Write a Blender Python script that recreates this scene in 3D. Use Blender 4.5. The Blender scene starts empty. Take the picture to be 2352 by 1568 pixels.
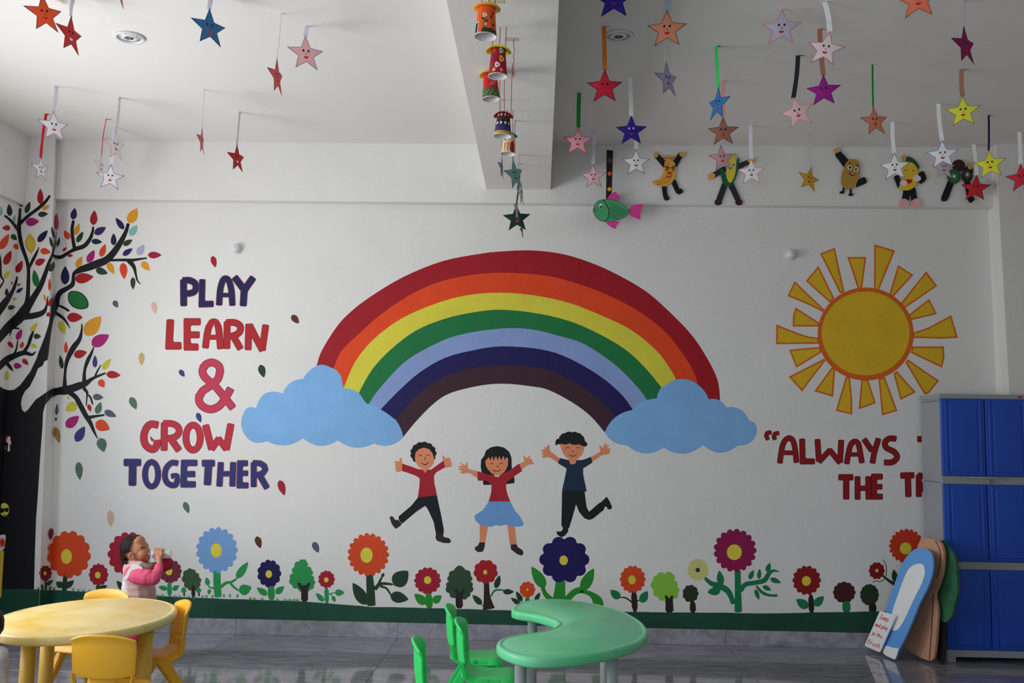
import bpy, bmesh, math, random
from mathutils import Vector, Matrix
from mathutils.geometry import tessellate_polygon
random.seed(7)
S = bpy.context.scene
C = S.collection

# ------------------------------------------------------------------ camera
F, VPX, VPY, ROLL, H = 2200.0, 1242.0, 1007.0, 0.0165, 1.5
_yaw = math.atan((VPX - 1176) / F)
_p = math.atan((VPY - 784) / math.hypot(F, VPX - 1176))
FW = Vector((-math.sin(_yaw) * math.cos(_p), math.cos(_yaw) * math.cos(_p), math.sin(_p)))
_r = Vector((math.cos(_yaw), math.sin(_yaw), 0)); _u = _r.cross(FW)
RT = _r * math.cos(ROLL) + _u * math.sin(ROLL)
UP = _u * math.cos(ROLL) - _r * math.sin(ROLL)
EYE = Vector((0, 0, H))
cd = bpy.data.cameras.new('camera'); cam = bpy.data.objects.new('camera', cd); C.objects.link(cam)
m = Matrix((RT, UP, -FW)).transposed().to_4x4(); m.translation = EYE
cam.matrix_world = m
cd.sensor_fit = 'HORIZONTAL'; cd.sensor_width = 36; cd.lens = F / 2352 * 36; cd.clip_start = 0.05; cd.clip_end = 100
S.camera = cam

# ------------------------------------------------------------------ light and exposure
w = bpy.data.worlds.new('world'); S.world = w; w.use_nodes = True
w.node_tree.nodes['Background'].inputs[0].default_value = (0.75, 0.85, 1.0, 1)
w.node_tree.nodes['Background'].inputs[1].default_value = 1.0
def area(name, loc, rot, sx, sy, power, col, spread=math.pi):
    l = bpy.data.lights.new(name, 'AREA'); l.shape = 'RECTANGLE'; l.size = sx; l.size_y = sy
    l.energy = power; l.color = col; l.spread = spread
    o = bpy.data.objects.new(name, l); C.objects.link(o); o.location = loc; o.rotation_euler = rot
    return o
HP = math.pi / 2
# daylight in the two window openings of the left wall and the window behind the photographer
area('daylight_left_far', (-4.07, 5.05, 1.75), (0, -HP, 0), 1.7, 1.9, 38, (0.86, 0.93, 1.0))
area('daylight_left_near', (-4.07, 2.3, 1.75), (0, -HP, 0), 1.7, 2.2, 32, (0.86, 0.93, 1.0))
# light thrown upwards by the sunlit ground outside those windows
area('ground_light_far', (-4.05, 5.05, 1.75), (0, -HP - math.radians(22), 0), 1.5, 1.9, 36, (1.0, 0.95, 0.87), math.radians(160))
area('ground_light_near', (-4.05, 2.3, 1.75), (0, -HP - math.radians(22), 0), 1.5, 2.2, 21, (1.0, 0.95, 0.87), math.radians(160))
area('daylight_behind', (-1.2, -2.05, 1.7), (HP, 0, 0), 3.5, 1.8, 52, (0.74, 0.87, 1.0))
vs = S.view_settings
vs.view_transform = 'Standard'; vs.look = 'None'; vs.gamma = 1.0; vs.use_curve_mapping = False
vs.exposure = 0.08

# ------------------------------------------------------------------ pixel rays -> points in the room
def ray(x, y): return RT * ((x - 1176) / F) - UP * ((y - 784) / F) + FW
def hy(x, y, Y): d = ray(x, y); return EYE + d * (Y / d.y)
def hx(x, y, X): d = ray(x, y); return EYE + d * (X / d.x)
def hz(x, y, Z): d = ray(x, y); return EYE + d * ((Z - H) / d.z)
def hp(x, y, p0, n): d = ray(x, y); return EYE + d * ((p0 - EYE).dot(n) / d.dot(n))

D = hz(1242, 1472, 0).y            # back wall
YB = D - 0.09                      # face of the beam on the back wall
ZB = hy(1079, 465, YB).z           # its underside
ZC = 3.775                         # ceiling
ZX = 3.417                         # underside of the cross beam
XL, XR = -3.99, 3.95               # side walls
YC = D - 0.18                      # front of the corner columns

# ------------------------------------------------------------------ materials
MATS = {}
def lin(c):
    c = c / 255.0
    return c / 12.92 if c <= 0.04045 else ((c + 0.055) / 1.055) ** 2.4
def col(rgb, gain=1.0): return tuple(min(0.92, lin(v) * gain) for v in rgb) + (1.0,)
def mat(name, rgb, rough=0.55, gain=1.0, noise=0.0, nscale=8.0, bump=0.0, bscale=60.0, spec=0.4, rgb2=None, stretch=(1, 1, 1), two=False, trans=0.0, coat=0.0):
    if name in MATS: return MATS[name]
    mt = bpy.data.materials.new(name); mt.use_nodes = True
    nt = mt.node_tree; b = nt.nodes['Principled BSDF']; L = nt.links
    b.inputs['Roughness'].default_value = rough
    b.inputs['Specular IOR Level'].default_value = spec
    b.inputs['Coat Weight'].default_value = coat
    if trans: b.inputs['Transmission Weight'].default_value = trans; b.inputs['IOR'].default_value = 1.3
    c1 = col(rgb, gain); b.inputs['Base Color'].default_value = c1
    if noise or bump:
        tc = nt.nodes.new('ShaderNodeTexCoord'); mp = nt.nodes.new('ShaderNodeMapping'); mp.inputs['Scale'].default_value = stretch
        L.new(tc.outputs['Object'], mp.inputs[0])
    if noise:
        n = nt.nodes.new('ShaderNodeTexNoise'); n.inputs['Scale'].default_value = nscale; n.inputs['Detail'].default_value = 5; n.inputs['Roughness'].default_value = .6
        L.new(mp.outputs[0], n.inputs[0])
        rp = nt.nodes.new('ShaderNodeValToRGB'); rp.color_ramp.elements[0].position = .32; rp.color_ramp.elements[1].position = .68
        c2 = col(rgb2, gain) if rgb2 else tuple(max(0, v * (1 - noise)) for v in c1[:3]) + (1,)
        rp.color_ramp.elements[0].color = c2; rp.color_ramp.elements[1].color = c1
        L.new(n.outputs['Fac'], rp.inputs[0]); L.new(rp.outputs[0], b.inputs['Base Color'])
    if bump:
        n2 = nt.nodes.new('ShaderNodeTexNoise'); n2.inputs['Scale'].default_value = bscale; n2.inputs['Detail'].default_value = 4
        L.new(mp.outputs[0], n2.inputs[0])
        bp = nt.nodes.new('ShaderNodeBump'); bp.inputs['Strength'].default_value = bump; bp.inputs['Distance'].default_value = .01
        L.new(n2.outputs['Fac'], bp.inputs['Height']); L.new(bp.outputs[0], b.inputs['Normal'])
    MATS[name] = mt
    return mt
PG = {}
def paint(rgb, gain=1.22):
    gain *= .82
    k = 'paint_%d_%d_%d_%d' % (*rgb, int(gain * 100))
    return mat(k, rgb, rough=.6, gain=gain, noise=.10, nscale=5, bump=.2, bscale=45, spec=.3)
def paper(rgb, gain=1.4):
    k = 'paper_%d_%d_%d_%d' % (*rgb, int(gain * 100))
    return mat(k, rgb, rough=.7, gain=gain, noise=.05, nscale=14, spec=.25)

# ------------------------------------------------------------------ object helpers
def empty(name, loc=(0, 0, 0), label=None, cat=None, group=None, parent=None):
    o = bpy.data.objects.new(name, None); C.objects.link(o); o.location = loc; o.empty_display_size = .05
    if parent: o.parent = parent
    return tag(o, label, cat, group)
def tag(o, label=None, cat=None, group=None, kind=None):
    if label: o['label'] = label
    if cat: o['category'] = cat
    if group: o['group'] = group
    if kind: o['kind'] = kind
    return o
def wloc(o):
    v = Vector((0, 0, 0))
    while o is not None: v = v + o.location; o = o.parent
    return v
def mesh(name, verts, faces, mats, parent=None, smooth=False, fm=None, origin=None):
    """verts in world space; the object sits at `origin` (or at its parent's place)."""
    base = wloc(parent) if parent else Vector((0, 0, 0))
    o0 = Vector(origin) if origin is not None else base
    me = bpy.data.meshes.new(name)
    me.from_pydata([tuple(Vector(v) - o0) for v in verts], [], faces)
    if not isinstance(mats, (list, tuple)): mats = [mats]
    for k in mats: me.materials.append(k)
    if fm:
        for p, i in zip(me.polygons, fm): p.material_index = i
    if smooth:
        for p in me.polygons: p.use_smooth = True
    me.update()
    o = bpy.data.objects.new(name, me); C.objects.link(o)
    if parent: o.parent = parent
    o.location = o0 - base
    return o
def fixn(o):
    bm = bmesh.new(); bm.from_mesh(o.data); bmesh.ops.recalc_face_normals(bm, faces=bm.faces); bm.to_mesh(o.data); bm.free(); return o
def box(name, a, b, mt, parent=None, bevel=0.0, seg=2, origin=None):
    x0, y0, z0 = a; x1, y1, z1 = b
    v = [(x, y, z) for z in (z0, z1) for y in (y0, y1) for x in (x0, x1)]
    f = [(0, 2, 3, 1), (4, 5, 7, 6), (0, 1, 5, 4), (2, 6, 7, 3), (0, 4, 6, 2), (1, 3, 7, 5)]
    o = mesh(name, v, f, mt, parent, origin=origin)
    if bevel:
        bm = bmesh.new(); bm.from_mesh(o.data)
        bmesh.ops.bevel(bm, geom=bm.edges[:], offset=bevel, segments=seg, affect='EDGES', profile=.6); bm.to_mesh(o.data); bm.free()
        for p in o.data.polygons: p.use_smooth = seg > 2
    return o
def tess(poly):
    return [tuple(t) for t in tessellate_polygon([[Vector((p[0], p[1], 0)) for p in poly]])]
def chaikin(P, n=2, closed=True):
    for _ in range(n):
        Q = []
        N = len(P)
        for i in range(N if closed else N - 1):
            a, b = P[i], P[(i + 1) % N]
            Q += [(a[0] * .75 + b[0] * .25, a[1] * .75 + b[1] * .25), (a[0] * .25 + b[0] * .75, a[1] * .25 + b[1] * .75)]
        P = Q
    return P
def crom(P, n=6):
    """Catmull-Rom through points of any dimension"""
    out = []
    for i in range(len(P) - 1):
        p0 = P[max(0, i - 1)]; p1 = P[i]; p2 = P[i + 1]; p3 = P[min(len(P) - 1, i + 2)]
        for k in range(n):
            t = k / n
            out.append(tuple(.5 * ((2 * b) + (-a + c) * t + (2 * a - 5 * b + 4 * c - d) * t * t + (-a + 3 * b - 3 * c + d) * t ** 3) for a, b, c, d in zip(p0, p1, p2, p3)))
    out.append(tuple(P[-1])); return out
def roundc(P, r):
    out = []; N = len(P)
    for i in range(N):
        a, b, c = Vector(P[i - 1][:2]), Vector(P[i][:2]), Vector(P[(i + 1) % N][:2]); la, lc = (a - b).length, (c - b).length
        if la < 1e-6 or lc < 1e-6: continue
        p = b + (a - b) * min(.45, r / la); q = b + (c - b) * min(.45, r / lc)
        for t in (0, .5, 1): k = p.lerp(b, t).lerp(b.lerp(q, t), t); out.append((k.x, k.y))
    return out
def stroke_poly(P, grow=0.0, w=None, smooth=2, cap=True, rad=None):
    """outline polygon of a stroke through P=[(x,y[,w])]"""
    pts = [(p[0], p[1], (p[2] if len(p) > 2 else w) / 2 + grow) for p in P]
    N = len(pts); Lh, Rh = [], []
    for i in range(N):
        x, y, h = pts[i]
        a = pts[max(0, i - 1)]; b = pts[min(N - 1, i + 1)]
        d1 = Vector((x - a[0], y - a[1])); d2 = Vector((b[0] - x, b[1] - y))
        if d1.length < 1e-6: d1 = d2
        if d2.length < 1e-6: d2 = d1
        d1 = d1.normalized(); d2 = d2.normalized(); t = d1 + d2
        if t.length < .2: t = d1
        t.normalize(); nrm = Vector((-t.y, t.x)); k = min(1.5, 1 / max(.35, nrm.dot(Vector((-d1.y, d1.x)))))
        ex = Vector((0, 0))
        if i == 0: ex = -t * h * .75 * cap
        if i == N - 1: ex = t * h * .75 * cap
        Lh.append((x + nrm.x * h * k + ex.x, y + nrm.y * h * k + ex.y)); Rh.append((x - nrm.x * h * k + ex.x, y - nrm.y * h * k + ex.y))
    if rad: return roundc(Lh + Rh[::-1], rad)
    return chaikin(Lh + Rh[::-1], smooth)
def fr(x0, y0, s):
    """frame: coordinates read in an enlarged crop -> photo pixels"""
    def g(P): return [(x0 + p[0] / s, y0 + p[1] / s) + tuple(v / s for v in p[2:]) for p in P]
    g.s = s; g.x0 = x0; g.y0 = y0
    return g
fA = fr(380, 540, 3.564); fB = fr(240, 900, 4.127); fC = fr(1740, 960, 2.578); fD = fr(0, 420, 3.5643); fE = fr(0, 800, 3.5643)
fR1 = fr(540, 540, 3.0147); fR2 = fr(1160, 540, 3.015); fS = fr(1740, 540, 3.5637); fK = fr(880, 980, 4.3556)
f3 = fr(0, 1140, 5.6); f4 = fr(250, 1210, 8.255); f6 = fr(420, 1180, 4.042); f7 = fr(900, 1180, 3.92); f8 = fr(1380, 1180, 3.675); f9 = fr(1940, 1200, 4.26)
fG = fr(1260, 300, 4.523); fH = fr(1780, 300, 4.112)

# ------------------------------------------------------------------ room shell
PL = dict(rough=.75, bump=.22, bscale=45, spec=.25, noise=.035, nscale=2.2)
m_wall = mat('white_plaster', (235, 233, 230), **PL)
m_ceil = mat('ceiling_plaster', (236, 234, 230), rough=.85, bump=.12, bscale=30, spec=.2)
m_wall2 = mat('bounce_cutting_beige', (168, 160, 148), rough=.8)  # unseen side and front walls coloured darker to cut the light they bounce
m_grout = mat('dark_grout', (104, 104, 108), rough=.8)
def marble(name, rough, k, sx):
    mt = bpy.data.materials.new(name); mt.use_nodes = True; nt = mt.node_tree; b = nt.nodes['Principled BSDF']; L = nt.links
    tc = nt.nodes.new('ShaderNodeTexCoord'); oi = nt.nodes.new('ShaderNodeObjectInfo'); ad = nt.nodes.new('ShaderNodeVectorMath'); ad.operation = 'MULTIPLY_ADD'
    ad.inputs[1].default_value = (sx[0], sx[1], sx[2]); L.new(tc.outputs['Object'], ad.inputs[0])
    cx = nt.nodes.new('ShaderNodeCombineXYZ'); mu = nt.nodes.new('ShaderNodeMath'); mu.operation = 'MULTIPLY'; mu.inputs[1].default_value = 37.0
    L.new(oi.outputs['Random'], mu.inputs[0]); L.new(mu.outputs[0], cx.inputs[0]); L.new(mu.outputs[0], cx.inputs[2]); L.new(cx.outputs[0], ad.inputs[2])
    n = nt.nodes.new('ShaderNodeTexNoise'); n.inputs['Scale'].default_value = 3.0; n.inputs['Detail'].default_value = 9; n.inputs['Roughness'].default_value = .68; n.inputs['Distortion'].default_value = .9
    L.new(ad.outputs[0], n.inputs[0])
    rp = nt.nodes.new('ShaderNodeValToRGB'); e = rp.color_ramp.elements
    e[0].position = .30; e[0].color = col((118 * k, 118 * k, 126 * k)); e[1].position = .72; e[1].color = col((190 * k, 189 * k, 198 * k))
    q = e.new(.5); q.color = col((156 * k, 154 * k, 165 * k))
    L.new(n.outputs['Fac'], rp.inputs[0]); L.new(rp.outputs[0], b.inputs['Base Color'])
    b.inputs['Roughness'].default_value = rough; b.inputs['Specular IOR Level'].default_value = .6
    return mt
m_tile = marble('grey_marble_tile', .07, .9, (1.2, 5.5, 1))
m_skirt = marble('grey_marble_skirting', .3, 1.0, (2.2, 2.2, 2.6))

ZF = -0.004
floor = tag(box('floor', (XL - .2, -2.2, -.12), (XR + .2, D + .2, ZF), m_grout), 'grey marble tiled floor', kind='structure')
tx0 = hy(914, 1450, D).x; TW, TD = 1.222, .611
t_me = None
i0 = -3
for i in range(-3, 4):
    for j in range(0, 8):
        x0 = tx0 + i * TW; y1 = D - .012 - j * TD
        xa, xb = max(XL, x0 + .0015), min(XR, x0 + TW - .0015)
        if xb - xa < .05: continue
        full = (xb - xa) > TW - .01
        if full and t_me is not None:
            o = bpy.data.objects.new('floor_tile', t_me); C.objects.link(o); o.parent = floor; o.location = ((xa + xb) / 2, y1 - TD / 2, 0)
        else:
            c = Vector(((xa + xb) / 2, y1 - TD / 2, 0))
            o = box('floor_tile', (xa, y1 - TD + .0015, -.012), (xb, y1 - .0015, 0), m_tile, floor, origin=c, bevel=.0008, seg=1)
            if full: t_me = o.data
# floor beyond the built tiles, behind the photographer
y9 = D - .012 - 8 * TD
box('floor_slab', (XL, -2.0, -.012), (XR, y9, 0), m_tile, floor)

wall_back = tag(box('wall_back', (XL - .2, D, -.1), (XR + .2, D + .2, ZC + .1), m_wall), 'white plastered wall painted with a mural', kind='structure')
ceiling = tag(box('ceiling', (XL - .2, -2.2, ZC), (XR + .2, D + .2, ZC + .15), m_ceil), 'white ceiling in two bays', kind='structure')
trim1 = tag(box('trim_1', (XL, YB, ZB), (XR, D, ZC), m_wall), 'white beam along the top of the mural wall', kind='structure')
trim2 = tag(box('trim_2', (-.435, -2, ZX), (.06, YB, ZC), m_ceil), 'white cross beam running towards the viewer', kind='structure')
# corner columns; their edges lean a little, as the plaster does
def xf(y): return 121 - .035 * (y - 475)
def xi(y): return 135 - .016 * (y - 475)
def project(P):
    v = Vector(P) - EYE; return (1176 + F * v.dot(RT) / v.dot(FW), 784 - F * v.dot(UP) / v.dot(FW))
XWL = hy(34, 700, YC).x            # inner face of the left wall
_wa, _wb = project((XWL, YC, 3.5)), project((XWL, YC, .2))
def xw(y): return _wa[0] + (_wb[0] - _wa[0]) * (y - _wa[1]) / (_wb[1] - _wa[1])
def column(name, e_front, e_in, x_out, lab):
    """e_front/e_in: pixel x as a function of y of the front edge and of the corner with the wall"""
    v = []
    for y, z in ((1500, 0.0), (320, ZC)):
        a = hy(e_front(y), y, YC); b = hy(e_in(y), y, D + .02)
        v += [(x_out, YC, z), (a.x, YC, z), (b.x, D + .02, z), (x_out, D + .02, z)]
    f = [(0, 1, 5, 4), (1, 2, 6, 5), (2, 3, 7, 6), (3, 0, 4, 7), (4, 5, 6, 7), (3, 2, 1, 0)]
    return tag(fixn(mesh(name, v, f, m_wall)), lab, kind='structure')
trim3 = column('trim_3', xf, xi, XL - .1, 'white corner column left of the mural')
trim4 = column('trim_4', lambda y: 2296 + .055 * (y - 490), lambda y: 2267 + .043 * (y - 490), XR + .1, 'white corner column right of the cabinet')
def wall_with_holes(name, X0, X1, ya, yb, holes, lab, swap=False, mt=None):
    v, f = [], []
    ys = sorted({ya, yb} | {h[0] for h in holes} | {h[1] for h in holes}); zs = sorted({-.1, ZC + .1} | {h[2] for h in holes} | {h[3] for h in holes})
    for i in range(len(ys) - 1):
        for j in range(len(zs) - 1):
            cy, cz = (ys[i] + ys[i + 1]) / 2, (zs[j] + zs[j + 1]) / 2
            if any(h[0] < cy < h[1] and h[2] < cz < h[3] for h in holes): continue
            k = len(v)
            v += [(x, y, z) for z in (zs[j], zs[j + 1]) for y in (ys[i], ys[i + 1]) for x in (X0, X1)]
            f += [tuple(k + q for q in t) for t in ((0, 2, 3, 1), (4, 5, 7, 6), (0, 1, 5, 4), (2, 6, 7, 3), (0, 4, 6, 2), (1, 3, 7, 5))]
    if swap: v = [(q[1], q[0], q[2]) for q in v]
    return tag(fixn(mesh(name, v, f, mt or m_wall)), lab, kind='structure')
WIN = [(4.1, 6.0, .9, 2.6), (1.2, 3.4, .9, 2.6)]
wl = wall_with_holes('wall_left', XWL - .2, XWL, -2.2, D + .1, WIN, 'white side wall with the windows')
wr = tag(box('wall_right', (XR, -2.2, -.1), (XR + .2, D + .1, ZC + .1), m_wall2), 'unseen side wall beyond the cabinet, darkened to beige to cut bounced light', kind='structure')
wf = wall_with_holes('wall_front', -2.2, -2.0, XL - .2, XR + .2, [(-3.0, .6, .75, 2.65)], 'unseen wall behind the photographer, darkened to beige to cut bounced light', swap=True, mt=m_wall2)
zlb = hx(0, 445, XWL + .03).z
trim5 = tag(box('trim_5', (XWL, -2, zlb), (XWL + .03, YC + .02, ZC), m_wall), 'white beam along the top of the left wall', kind='structure')
m_frame = mat('white_window_frame', (225, 225, 225), rough=.4)
for k, (ya, yb, za, zb) in enumerate(WIN):
    wn = tag(empty('window_%d' % (k + 1), (XWL - .12, (ya + yb) / 2, za)), 'white framed window in the left wall', kind='structure')
    for a, b in (((-.03, ya, za), (.03, ya + .06, zb)), ((-.03, yb - .06, za), (.03, yb, zb)), ((-.03, ya, za), (.03, yb, za + .06)), ((-.03, ya, zb - .06), (.03, yb, zb)), ((-.03, (ya + yb) / 2 - .03, za), (.03, (ya + yb) / 2 + .03, zb))):
        box('window_frame', (a[0] + XWL - .12, a[1], a[2]), (b[0] + XWL - .12, b[1], b[2]), m_frame, wn)
m_glass = bpy.data.materials.new('window_glass'); m_glass.use_nodes = True
_n = m_glass.node_tree; _t = _n.nodes.new('ShaderNodeBsdfTransparent'); _g = _n.nodes.new('ShaderNodeBsdfGlossy'); _g.inputs['Roughness'].default_value = .02; _m = _n.nodes.new('ShaderNodeMixShader'); _m.inputs[0].default_value = .06
_n.links.new(_t.outputs[0], _m.inputs[1]); _n.links.new(_g.outputs[0], _m.inputs[2]); _n.links.new(_m.outputs[0], _n.nodes['Material Output'].inputs[0])
for k, (ya, yb, za, zb) in enumerate(WIN):
    wn = bpy.data.objects['window_%d' % (k + 1)]
    for a, b in ((ya + .06, (ya + yb) / 2 - .03), ((ya + yb) / 2 + .03, yb - .06)): box('window_pane', (XWL - .123, a, za + .06), (XWL - .117, b, zb - .06), m_glass, wn)
wn = tag(empty('window_3', (-1.2, -2.12, .75)), 'white framed window behind the photographer', kind='structure')
for a, b in (((-3.0, .75), (-2.94, 2.65)), ((.54, .75), (.6, 2.65)), ((-3.0, .75), (.6, .81)), ((-3.0, 2.59), (.6, 2.65)), ((-1.23, .75), (-1.17, 2.65))): box('window_frame', (a[0], -2.15, a[1]), (b[0], -2.09, b[1]), m_frame, wn)
for a, b in ((-2.94, -1.23), (-1.17, .54)): box('window_pane', (a, -2.123, .81), (b, -2.117, 2.59), m_glass, wn)
# skirting of marble tiles
base = tag(empty('baseboard_back', (0, D, 0)), 'grey marble skirting under the mural', kind='structure')
ZS = hy(1242, 1437, D - .012).z
xa_end = hy(xi(1400), 1400, D).x
for i in range(-3, 4):
    a, b = max(xa_end, tx0 + i * TW + .001), min(3.4, tx0 + (i + 1) * TW - .001)
    if b - a > .05: box('skirting_tile', (a, D - .012, 0), (b, D, ZS), m_skirt, base, bevel=.001, seg=1)
# ------------------------------------------------------------------ the mural: flat paint on wall and column
def cut(poly, fn, keep_left):
    out = []; N = len(poly)
    def g(p): return (fn(p[1]) - p[0]) * (1 if keep_left else -1)
    for i in range(N):
        a, b = poly[i], poly[(i + 1) % N]; ga, gb = g(a), g(b)
        if ga >= 0: out.append(a)
        if (ga >= 0) != (gb >= 0):
            t = ga / (ga - gb); out.append((a[0] + (b[0] - a[0]) * t, a[1] + (b[1] - a[1]) * t))
    return out
def on_return(x, y, off):
    s = (x - xf(y)) / (xi(y) - xf(y)); a = hy(xf(y), y, YC); b = hy(xi(y), y, D)
    p = a.lerp(b, min(1, max(0, s))); return p + Vector((off, 0, 0))
def surf_polys(poly, off):
    """map a convex pixel polygon onto left wall / column front / column side / back wall"""
    if min(p[0] for p in poly) > 160: return [[hy(x, y, D - off) for x, y in poly]]
    out = []
    q = cut(poly, xw, True)
    if len(q) > 2: out.append([hx(x, y, XWL + off) for x, y in q])
    r = cut(poly, xw, False)
    q = cut(r, lambda y: xf(y) + .9, True) if len(r) > 2 else []
    if len(q) > 2: out.append([hy(x, y, YC - off) for x, y in q])
    r = cut(r, xf, False) if len(r) > 2 else []
    q = cut(r, xi, True) if len(r) > 2 else []
    if len(q) > 2: out.append([on_return(x, y, off) for x, y in q])
    q = cut(r, xi, False) if len(r) > 2 else []
    if len(q) > 2: out.append([hy(x, y, D - off) for x, y in q])
    return out
def mural(name, shapes, parent, layer=1, label=None, step=.00003):
    """shapes: list of (pixel polygon, paint); each next shape lies a hair above the last"""
    v, f, fm, mats = [], [], [], []
    for k, (poly, mt) in enumerate(shapes):
        if mt not in mats: mats.append(mt)
        off = .0002 + layer * .00016 + k * step
        left = min(p[0] for p in poly) < 160
        T = tess(poly)
        if left:
            for t in T:
                for q in surf_polys([poly[i] for i in t], off):
                    b = len(v); v += q; f.append(tuple(range(b, b + len(q)))); fm.append(mats.index(mt))
        else:
            b = len(v); v += [hy(x, y, D - off) for x, y in poly]
            for t in T: f.append(tuple(b + i for i in t)); fm.append(mats.index(mt))
    # make every face look into the room
    for i, t in enumerate(f):
        n = (v[t[1]] - v[t[0]]).cross(v[t[2]] - v[t[0]])
        if n.dot(EYE - v[t[0]]) < 0: f[i] = tuple(reversed(t))
    o = mesh(name, v, f, mats, parent, fm=fm)
    return tag(o, label)
def ell(cx, cy, rx, ry, n=28): return [(cx + rx * math.cos(2 * math.pi * i / n), cy + ry * math.sin(2 * math.pi * i / n)) for i in range(n)]
def scal(cx, cy, rx, ry, n, depth=.2, rot=0.0, per=9):
    P = []; tot = n * per
    for i in range(tot):
        a = 2 * math.pi * i / tot; r = 1 - depth + depth * (abs(math.cos(n * a / 2)) ** .5)
        P.append((cx + rx * r * math.cos(a + rot), cy + ry * r * math.sin(a + rot)))
    return P
def leafp(cx, cy, L, W, ang, both=False):
    P = []; a = math.radians(ang); n = 9
    for s in (1, -1):
        for i in range(n + 1):
            t = i / n if s == 1 else 1 - i / n
            if both: wd = math.sin(math.pi * t) ** .9
            else: wd = (math.sin(math.pi * t ** .75)) ** .8 if 0 < t < 1 else 0
            x = (t - .5) * L; y = s * wd * W / 2
            P.append((cx + x * math.cos(a) - y * math.sin(a), cy + x * math.sin(a) + y * math.cos(a)))
    Q = []
    for p in P:
        if not Q or math.hypot(p[0] - Q[-1][0], p[1] - Q[-1][1]) > .25: Q.append(p)
    if math.hypot(Q[0][0] - Q[-1][0], Q[0][1] - Q[-1][1]) < .25: Q.pop()
    return Q
def arcs(P):
    """closed outline of arcs: P=[(x,y,bulge to the next point)]"""
    cx = sum(p[0] for p in P) / len(P); cy = sum(p[1] for p in P) / len(P); out = []
    for i, p in enumerate(P):
        q = P[(i + 1) % len(P)]; d = Vector((q[0] - p[0], q[1] - p[1])); nrm = Vector((-d.y, d.x)); mid = Vector(((p[0] + q[0]) / 2, (p[1] + q[1]) / 2))
        if nrm.dot(mid - Vector((cx, cy))) < 0: nrm = -nrm
        for k in range(8):
            t = k / 8; h = p[2] * 4 * t * (1 - t); out.append((p[0] + d.x * t + nrm.x * h, p[1] + d.y * t + nrm.y * h))
    return out

# palette of the painter
RED = paint((176, 24, 36)); CRIM = paint((172, 24, 52)); DRED = paint((122, 16, 28)); ORG = paint((226, 76, 30)); ORY = paint((232, 160, 34)); YEL = paint((214, 204, 62)); YEL2 = paint((222, 206, 70))
MAG = paint((178, 28, 118)); PUR = paint((52, 32, 98)); NAVY = paint((26, 28, 72)); DTEAL = paint((18, 42, 56)); TEAL = paint((134, 190, 186)); DGRN = paint((40, 62, 38)); GRN = paint((22, 116, 56)); LAV = paint((184, 178, 214))
GRY = paint((88, 96, 112)); GGR = paint((84, 118, 96)); PEACH = paint((226, 188, 166)); TAN = paint((204, 176, 112)); BRN = paint((92, 50, 36)); BLUP = paint((58, 58, 128)); BLACK = paint((24, 22, 28), 1.2); OCH = paint((176, 136, 70))
tree = empty('painted_tree', parent=wall_back, label='black painted tree with bright many-coloured leaves')
trunk = [(-500, 260), (-40, 300), (0, 310), (30, 330), (70, 342), (115, 338), (165, 300), (250, 185), (300, 80), (335, -20), (400, -20), (370, 90), (350, 140), (310, 165), (290, 220), (245, 310), (205, 350), (180, 400), (172, 450), (180, 500), (200, 522), (230, 500), (290, 420), (390, 350), (440, 325), (515, 316), (560, 316), (580, 360), (540, 380), (480, 378), (420, 400), (370, 460), (352, 530), (348, 640), (335, 800), (325, 950), (310, 1200), (295, 1400), (285, 1700), (278, 1990), (-500, 1990)]
mural('trunk', [(fE(trunk), BLACK)], tree, 2)
BR_E = [[(500, 345, 62), (580, 330, 65), (650, 305, 60), (700, 288, 46), (760, 245, 26), (860, 203, 15)], [(775, 235, 16), (800, 180, 14), (825, 138, 9)],
        [(565, 358, 40), (620, 400, 40), (660, 470, 42), (700, 545, 40), (740, 610, 34), (770, 680, 22), (800, 738, 7)], [(722, 566, 32), (780, 555, 22), (850, 545, 16)],
        [(690, 330, 30), (712, 360, 22), (712, 390, 13), (706, 465, 9)], [(712, 372, 13), (740, 400, 16), (758, 455, 13)]]
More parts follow.
